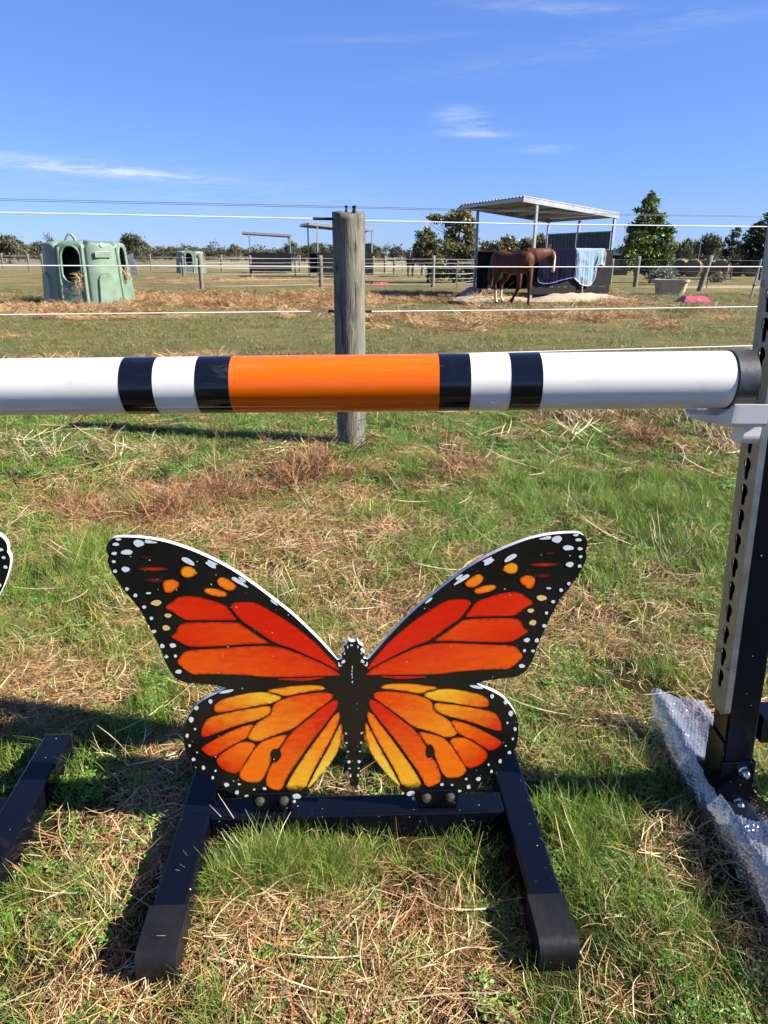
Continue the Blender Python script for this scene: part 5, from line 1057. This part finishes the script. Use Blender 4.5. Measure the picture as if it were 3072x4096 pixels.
def clover_patch(n=26, r=.045):
    b = MB(); b.col = (.1, .2, .05)
    for _ in range(n):
        a = random.uniform(0, 6.28); q = r*math.sqrt(random.random()); h = random.uniform(.006, .026); l = random.uniform(.006, .013); c = vary(random.choice([(.13, .27, .04), (.10, .22, .03), (.20, .33, .08)])); o = random.uniform(0, 6.28)
        for k in range(3):
            t = o+k*2.1; x, y = q*math.cos(a), q*math.sin(a); tz = random.uniform(-.3, .4)*l; b.add([(x, y, h), (x+l*math.cos(t-.45)*.8, y+l*math.sin(t-.45)*.8, h+tz), (x+l*1.1*math.cos(t), y+l*1.1*math.sin(t), h+tz*.6), (x+l*math.cos(t+.45)*.8, y+l*math.sin(t+.45)*.8, h+tz)], [(0, 1, 2, 3)], [c]*4)
    return b
def brush_patch(n=70, r=.08):
    b = MB(); b.col = (.3, .15, .1)
    for _ in range(n):
        a = random.uniform(0, 6.28); q = r*math.sqrt(random.random()); d = random.uniform(0, 6.28)
        strand(b, (q*math.cos(a), q*math.sin(a), random.uniform(0, .05)), (math.cos(d), math.sin(d), abs(random.gauss(.25, .5))), random.uniform(.05, .15), random.uniform(.0014, .0027), vary(random.choice(RDC)), .8, .5, 4)
    return b
def long_stem(n=3, pale=True):
    b = MB(); b.col = (.5, .4, .3)
    for _ in range(n):
        d = random.uniform(0, 6.28); strand(b, (random.uniform(-.04, .04), random.uniform(-.04, .04), random.uniform(.012, .03)), (math.cos(d), math.sin(d), random.gauss(.06, .10)), random.uniform(.10, .26), random.uniform(.0022, .0042), vary((.58, .46, .28) if pale else (.34, .22, .11), .15), .22, .12, 4)
    return b
def dry_upright(n=14):
    b = MB(); b.col = (.5, .4, .3)
    for _ in range(n):
        d = random.uniform(0, 6.28); strand(b, (random.uniform(-.05, .05), random.uniform(-.05, .05), 0), (math.cos(d)*.6, math.sin(d)*.6, random.uniform(.5, 1.2)), random.uniform(.08, .2), random.uniform(.0018, .003), vary(random.choice([(.46, .36, .21), (.38, .28, .15)]), .15), .4, .3, 4)
    return b
src = bpy.data.collections.new('ground_cover_sources')
VAR = {}; cnt = [0]
def addv(kind, mb, mat):
    o = mb.build('v%02d' % cnt[0], mat); COL.objects.unlink(o); src.objects.link(o); VAR.setdefault(kind, []).append(cnt[0]); cnt[0] += 1
for _ in range(4): addv('straw', straw_patch(105, .105, STC, (.025, .085), (.0011, .0024), .02, .25, .8), M['straw'])
for _ in range(3): addv('straw', straw_patch(130, .10, STC+RDC, (.02, .07), (.001, .002), .02, .25, .7), M['straw'])
for _ in range(3): addv('brush', brush_patch(70, .11), M['straw'])
for _ in range(4): addv('grass', grass_patch(95, .10), M['blade'])
for _ in range(3): addv('short', grass_patch(135, .105, (.012, .04), (.0012, .0026), .8, GRC+[(.28, .26, .10)]), M['blade'])
for _ in range(3): addv('farg', grass_patch(130, .26, (.02, .05), (.004, .008), .9, [(.12, .165, .032), (.16, .195, .040), (.24, .22, .085), (.26, .19, .095), (.17, .12, .06)]), M['blade'])
for _ in range(3): addv('farh', straw_patch(190, .26, STC, (.06, .20), (.003, .0065), .045, .3, .7), M['straw'])
for _ in range(2): addv('tall', grass_patch(34, .04, (.06, .14), (.0014, .0026), .35), M['blade'])
for _ in range(2): addv('clover', clover_patch(), M['blade'])
for _ in range(4): addv('stem', long_stem(2 if _ % 2 else 3, _ < 3), M['straw'])
for _ in range(2): addv('upright', dry_upright(), M['straw'])
def pts_zone(y0, y1, dens, kx=.66, cx=.55):
    a = (kx*(y0+y1)/2+cx)*2*(y1-y0); n = int(a*dens*1.25); y = np.sqrt(rng.uniform(y0**2, y1**2, n)); x = rng.uniform(-1, 1, n)*(kx*y1+cx); k = np.abs(x) < kx*y+cx; return np.stack([x[k], y[k], np.zeros(k.sum())], 1)
def gz(P): return (fbm(P[:, 0]*2.2, P[:, 1]*2.2, 5)-.5)*.018*np.clip(np.hypot(P[:, 0], P[:, 1]), 0, 3)/3 + (fbm(P[:, 0]*.15, P[:, 1]*.15, 8)-.5)*.08*np.clip((np.hypot(P[:, 0], P[:, 1])-8)/25, 0, 1)-.004
def blocked(P):
    x, y = P[:, 0], P[:, 1]; bl_ = np.zeros(len(P), bool)
    for ox, oy, a in ((FR[0], FR[1], FYAW), (f2.location.x, f2.location.y, f2.rotation_euler.z)):
        c, s = math.cos(a), math.sin(a); lx, ly = c*(x-ox)+s*(y-oy), -s*(x-ox)+c*(y-oy)
        bl_ |= (np.abs(np.abs(lx)-.353) < .052) & (ly > -.38) & (ly < .27); bl_ |= (np.abs(lx) < .36) & (np.abs(ly) < .055)
    bl_ |= (np.abs(x-.80) < .085) & (y > .70) & (y < 1.76); bl_ |= np.hypot(x+.23, y-4.69) < .10
    return bl_
acc = {'P': [], 'R': [], 'S': [], 'I': []}
def put(P, kind, smin, smax, tilt=.0, z=0.):
    if not len(P): return
    n = len(P); Z = gz(P)+z; acc['P'].append(np.stack([P[:, 0], P[:, 1], Z], 1)); rt = np.zeros((n, 3)); rt[:, 2] = rng.uniform(0, 6.283, n); rt[:, 0] = rng.normal(0, tilt, n); rt[:, 1] = rng.normal(0, tilt, n)
    acc['R'].append(rt); acc['S'].append(rng.uniform(smin, smax, n)); acc['I'].append(rng.choice(VAR[kind], n))
for y0, y1, dens, sc in ((.42, 1.1, 400, .85), (1.1, 2.2, 330, .95), (2.2, 3.6, 210, 1.1), (3.6, 6.0, 110, 1.35), (6., 9.5, 17, .9), (9.5, 15, 9, 1.1), (15, 27, 4.5, 1.5)):
    P = pts_zone(y0, y1, dens); P = P[~blocked(P)]; Wt = cover(P); r = rng.random(len(P)); cum = np.cumsum(Wt, 1); kind = (r[:, None] > cum).sum(1); farz = y0 >= 6
    for kk in range(4):
        Q = P[kind == kk]
        if kk == 0:
            if farz: put(Q, 'farg', sc*.8, sc*1.2, .1)
            else:
                s = rng.random(len(Q)); dg_ = (Wt[kind == kk][:, 0] > .66) & (y1 < 4); m1 = (s < .45); m2 = (s >= .45) & (s < .80); m3 = s >= .80
                put(Q[m1], 'grass' if y1 < 4 else 'short', sc*.6, sc*1.05, .1); put(Q[m2 & ~dg_], 'short', sc*.8, sc*1.2, .1); put(Q[m2 & dg_], 'tall', sc*.5, sc*.9, .1); put(Q[m3 & ~dg_], 'clover', sc*.8, sc*1.3, .1); put(Q[m3 & dg_], 'grass', sc*.7, sc*1.15, .1)
        elif kk == 1: put(Q[Wt[kind == kk][:, 1] > .5] if farz else Q, 'farh' if farz else 'straw', sc*.8, sc*1.25, .08, .0)
        elif kk == 2: put(Q, 'brush', sc*.6, sc*1.0, .15) if not farz else put(Q[::4], 'farg', sc*.8, sc*1.2, .1)
        elif kk == 3: put(Q[::3], 'farg' if farz else 'straw', sc*.6, sc*1., .05)
    if not farz:
        put(P[(rng.random(len(P)) < np.where(Wt[:, 0] < .6, .20, .07))], 'straw', sc*.7, sc*1.1, .08); put(P[rng.random(len(P)) < .42], 'short', sc*.6, sc*1., .1); put(P[rng.random(len(P)) < .26], 'clover', sc*.7, sc*1.2, .1)
        put(P[rng.random(len(P)) < (.05 if y1 < 2.5 else .10)], 'stem', sc*.6, sc*1.05, .05)
        gq = P[(Wt[:, 0] > .35) & (rng.random(len(P)) < (.03 if y1 < 3.7 else .004))]; put(gq, 'upright', sc*.5, sc*.9, .1)
# extra brush heaps, rushes by the fence and pale stems round the post
def heap(u, v, su, sv, n, kind, s0, s1, lift=0.):
    U = rng.normal(u*K, su*K, n); V = rng.normal(v*K, sv*K, n); Q = np.array([gnd(a, c) for a, c in zip(U, V)]); Q = Q[~blocked(Q)]
    for h in (0., lift): put(Q[:len(Q)//(1 if h == 0 else 2)], kind, s0, s1, .3, h)
for a in [(690, 1030, 45, 14, 13, .04), (600, 1045, 50, 12, 5, .02), (430, 1085, 90, 16, 8, .01), (290, 1120, 80, 14, 5, .01), (975, 1018, 30, 16, 6, .03), (1390, 950, 70, 14, 8, .01), (1300, 915, 40, 12, 3, .01)]:
    heap(a[0], a[1], a[2], a[3], a[4], 'brush', .7, 1.35, a[5])
heap(1270, 900, 60, 12, 26, 'upright', 1.2, 2.0); heap(1560, 930, 40, 30, 26, 'upright', 1.0, 1.8); heap(90, 975, 70, 18, 8, 'upright', .7, 1.2); heap(420, 985, 120, 10, 7, 'upright', .6, 1.0); heap(90, 965, 70, 16, 16, 'stem', .9, 1.3); heap(400, 975, 140, 9, 16, 'stem', .9, 1.3); heap(1250, 930, 120, 20, 30, 'stem', 1., 1.6)
heap(560, 1885, 85, 34, 46, 'tall', .4, .75); heap(720, 1880, 90, 30, 30, 'tall', .35, .7); heap(1350, 1060, 150, 30, 90, 'tall', .7, 1.15); heap(1150, 1050, 80, 24, 36, 'tall', .7, 1.1); heap(850, 1010, 60, 20, 28, 'tall', .7, 1.05); heap(180, 1230, 45, 36, 26, 'tall', .6, 1.0); heap(1290, 1810, 70, 50, 30, 'tall', .4, .8)
for u, v, su, sv, n in [(500, 655, 170, 7, 170), (150, 676, 110, 5, 80), (1000, 688, 160, 4, 60), (560, 606, 150, 3, 60), (860, 650, 60, 5, 30), (320, 655, 30, 4, 20)]:
    heap(u, v, su, sv, n, 'farh', .6, 1.1, .02)
NV = cnt[0]
me = bpy.data.meshes.new('grass_and_straw'); AP = np.concatenate(acc['P']).astype('f'); me.vertices.add(len(AP)); me.vertices.foreach_set('co', AP.ravel())
a_ = me.attributes.new('rot', 'FLOAT_VECTOR', 'POINT'); a_.data.foreach_set('vector', np.concatenate(acc['R']).astype('f').ravel())
a_ = me.attributes.new('scl', 'FLOAT', 'POINT'); a_.data.foreach_set('value', np.concatenate(acc['S']).astype('f'))
a_ = me.attributes.new('idx', 'INT', 'POINT'); a_.data.foreach_set('value', np.concatenate(acc['I']).astype('i'))
go = bpy.data.objects.new('grass_and_straw', me); COL.objects.link(go); tag(go, 'short green grass and dry straw covering the ground', 'grass', kind='stuff')
ng = bpy.data.node_groups.new('scatter', 'GeometryNodeTree'); ng.interface.new_socket('Geometry', in_out='INPUT', socket_type='NodeSocketGeometry'); ng.interface.new_socket('Geometry', in_out='OUTPUT', socket_type='NodeSocketGeometry')
gi, gout = ng.nodes.new('NodeGroupInput'), ng.nodes.new('NodeGroupOutput'); ci = ng.nodes.new('GeometryNodeCollectionInfo'); ci.inputs['Collection'].default_value = src; ci.inputs['Separate Children'].default_value = True; ci.inputs['Reset Children'].default_value = True
ip = ng.nodes.new('GeometryNodeInstanceOnPoints'); ip.inputs['Pick Instance'].default_value = True
def na(nm, ty): n = ng.nodes.new('GeometryNodeInputNamedAttribute'); n.data_type = ty; n.inputs[0].default_value = nm; return [o for o in n.outputs if o.enabled][0]
L_ = ng.links.new; L_(gi.outputs[0], ip.inputs['Points']); L_(ci.outputs[0], ip.inputs['Instance']); L_(na('idx', 'INT'), ip.inputs['Instance Index']); L_(na('rot', 'FLOAT_VECTOR'), ip.inputs['Rotation']); L_(na('scl', 'FLOAT'), ip.inputs['Scale']); L_(ip.outputs[0], gout.inputs[0])
go.modifiers.new('scatter', 'NODES').node_group = ng

# ------------------------------------------------------------------ last small things: dead weed and dung
def dead_weed(label, u, v, h, n, seed):
    random.seed(seed); g = gnd(u, v); root = empty('dead_weed', tuple(g), 0, label, 'weed', 'dead weeds by the fence'); b = MB()
    for _ in range(n):
        a = random.uniform(0, 6.28); pts = [np.zeros(3)]; d = np.array([math.cos(a)*.6, math.sin(a)*.3, random.uniform(.5, 1.2)])
        for i in range(5): d = d+rng.normal(0, .18, 3); pts.append(pts[-1]+d/np.linalg.norm(d)*h/5)
        b.tube(pts, [.0035, .003, .0026, .002, .0016, .001], 5)
        for i in (2, 3, 4):
            for _k in range(2): e = pts[i]+rng.normal(0, 1, 3)*h*.14; b.tube([pts[i], (pts[i]+e)/2+rng.normal(0, .01, 3), e], [.0018, .0014, .0008], 4)
    b.build('twigs', M['weed'], root)
dead_weed('bare brown weed twigs leaning in front of the timber post base', 1395, 1830, .32, 6, 3)
dead_weed('bare weed stalks arching under the orange band', 900, 1800, .42, 3, 5)
dead_weed('thin dead weed between the twigs and the timber post', 1080, 1790, .26, 4, 8)
g = gnd(453, 1722); b = MB(); b.smooth = True; b.tube([(0, 0, 0), (0, .002, .012), (0, .004, .03), (0, .002, .048), (0, 0, .056)], [.012, .030, .034, .026, .008], 14, jitter=.05); dg2 = b.build('dung_ball', M['dung']); dg2.location = tuple(g); tag(dg2, 'single dark ball of dung on the grass under the pole', 'dung')
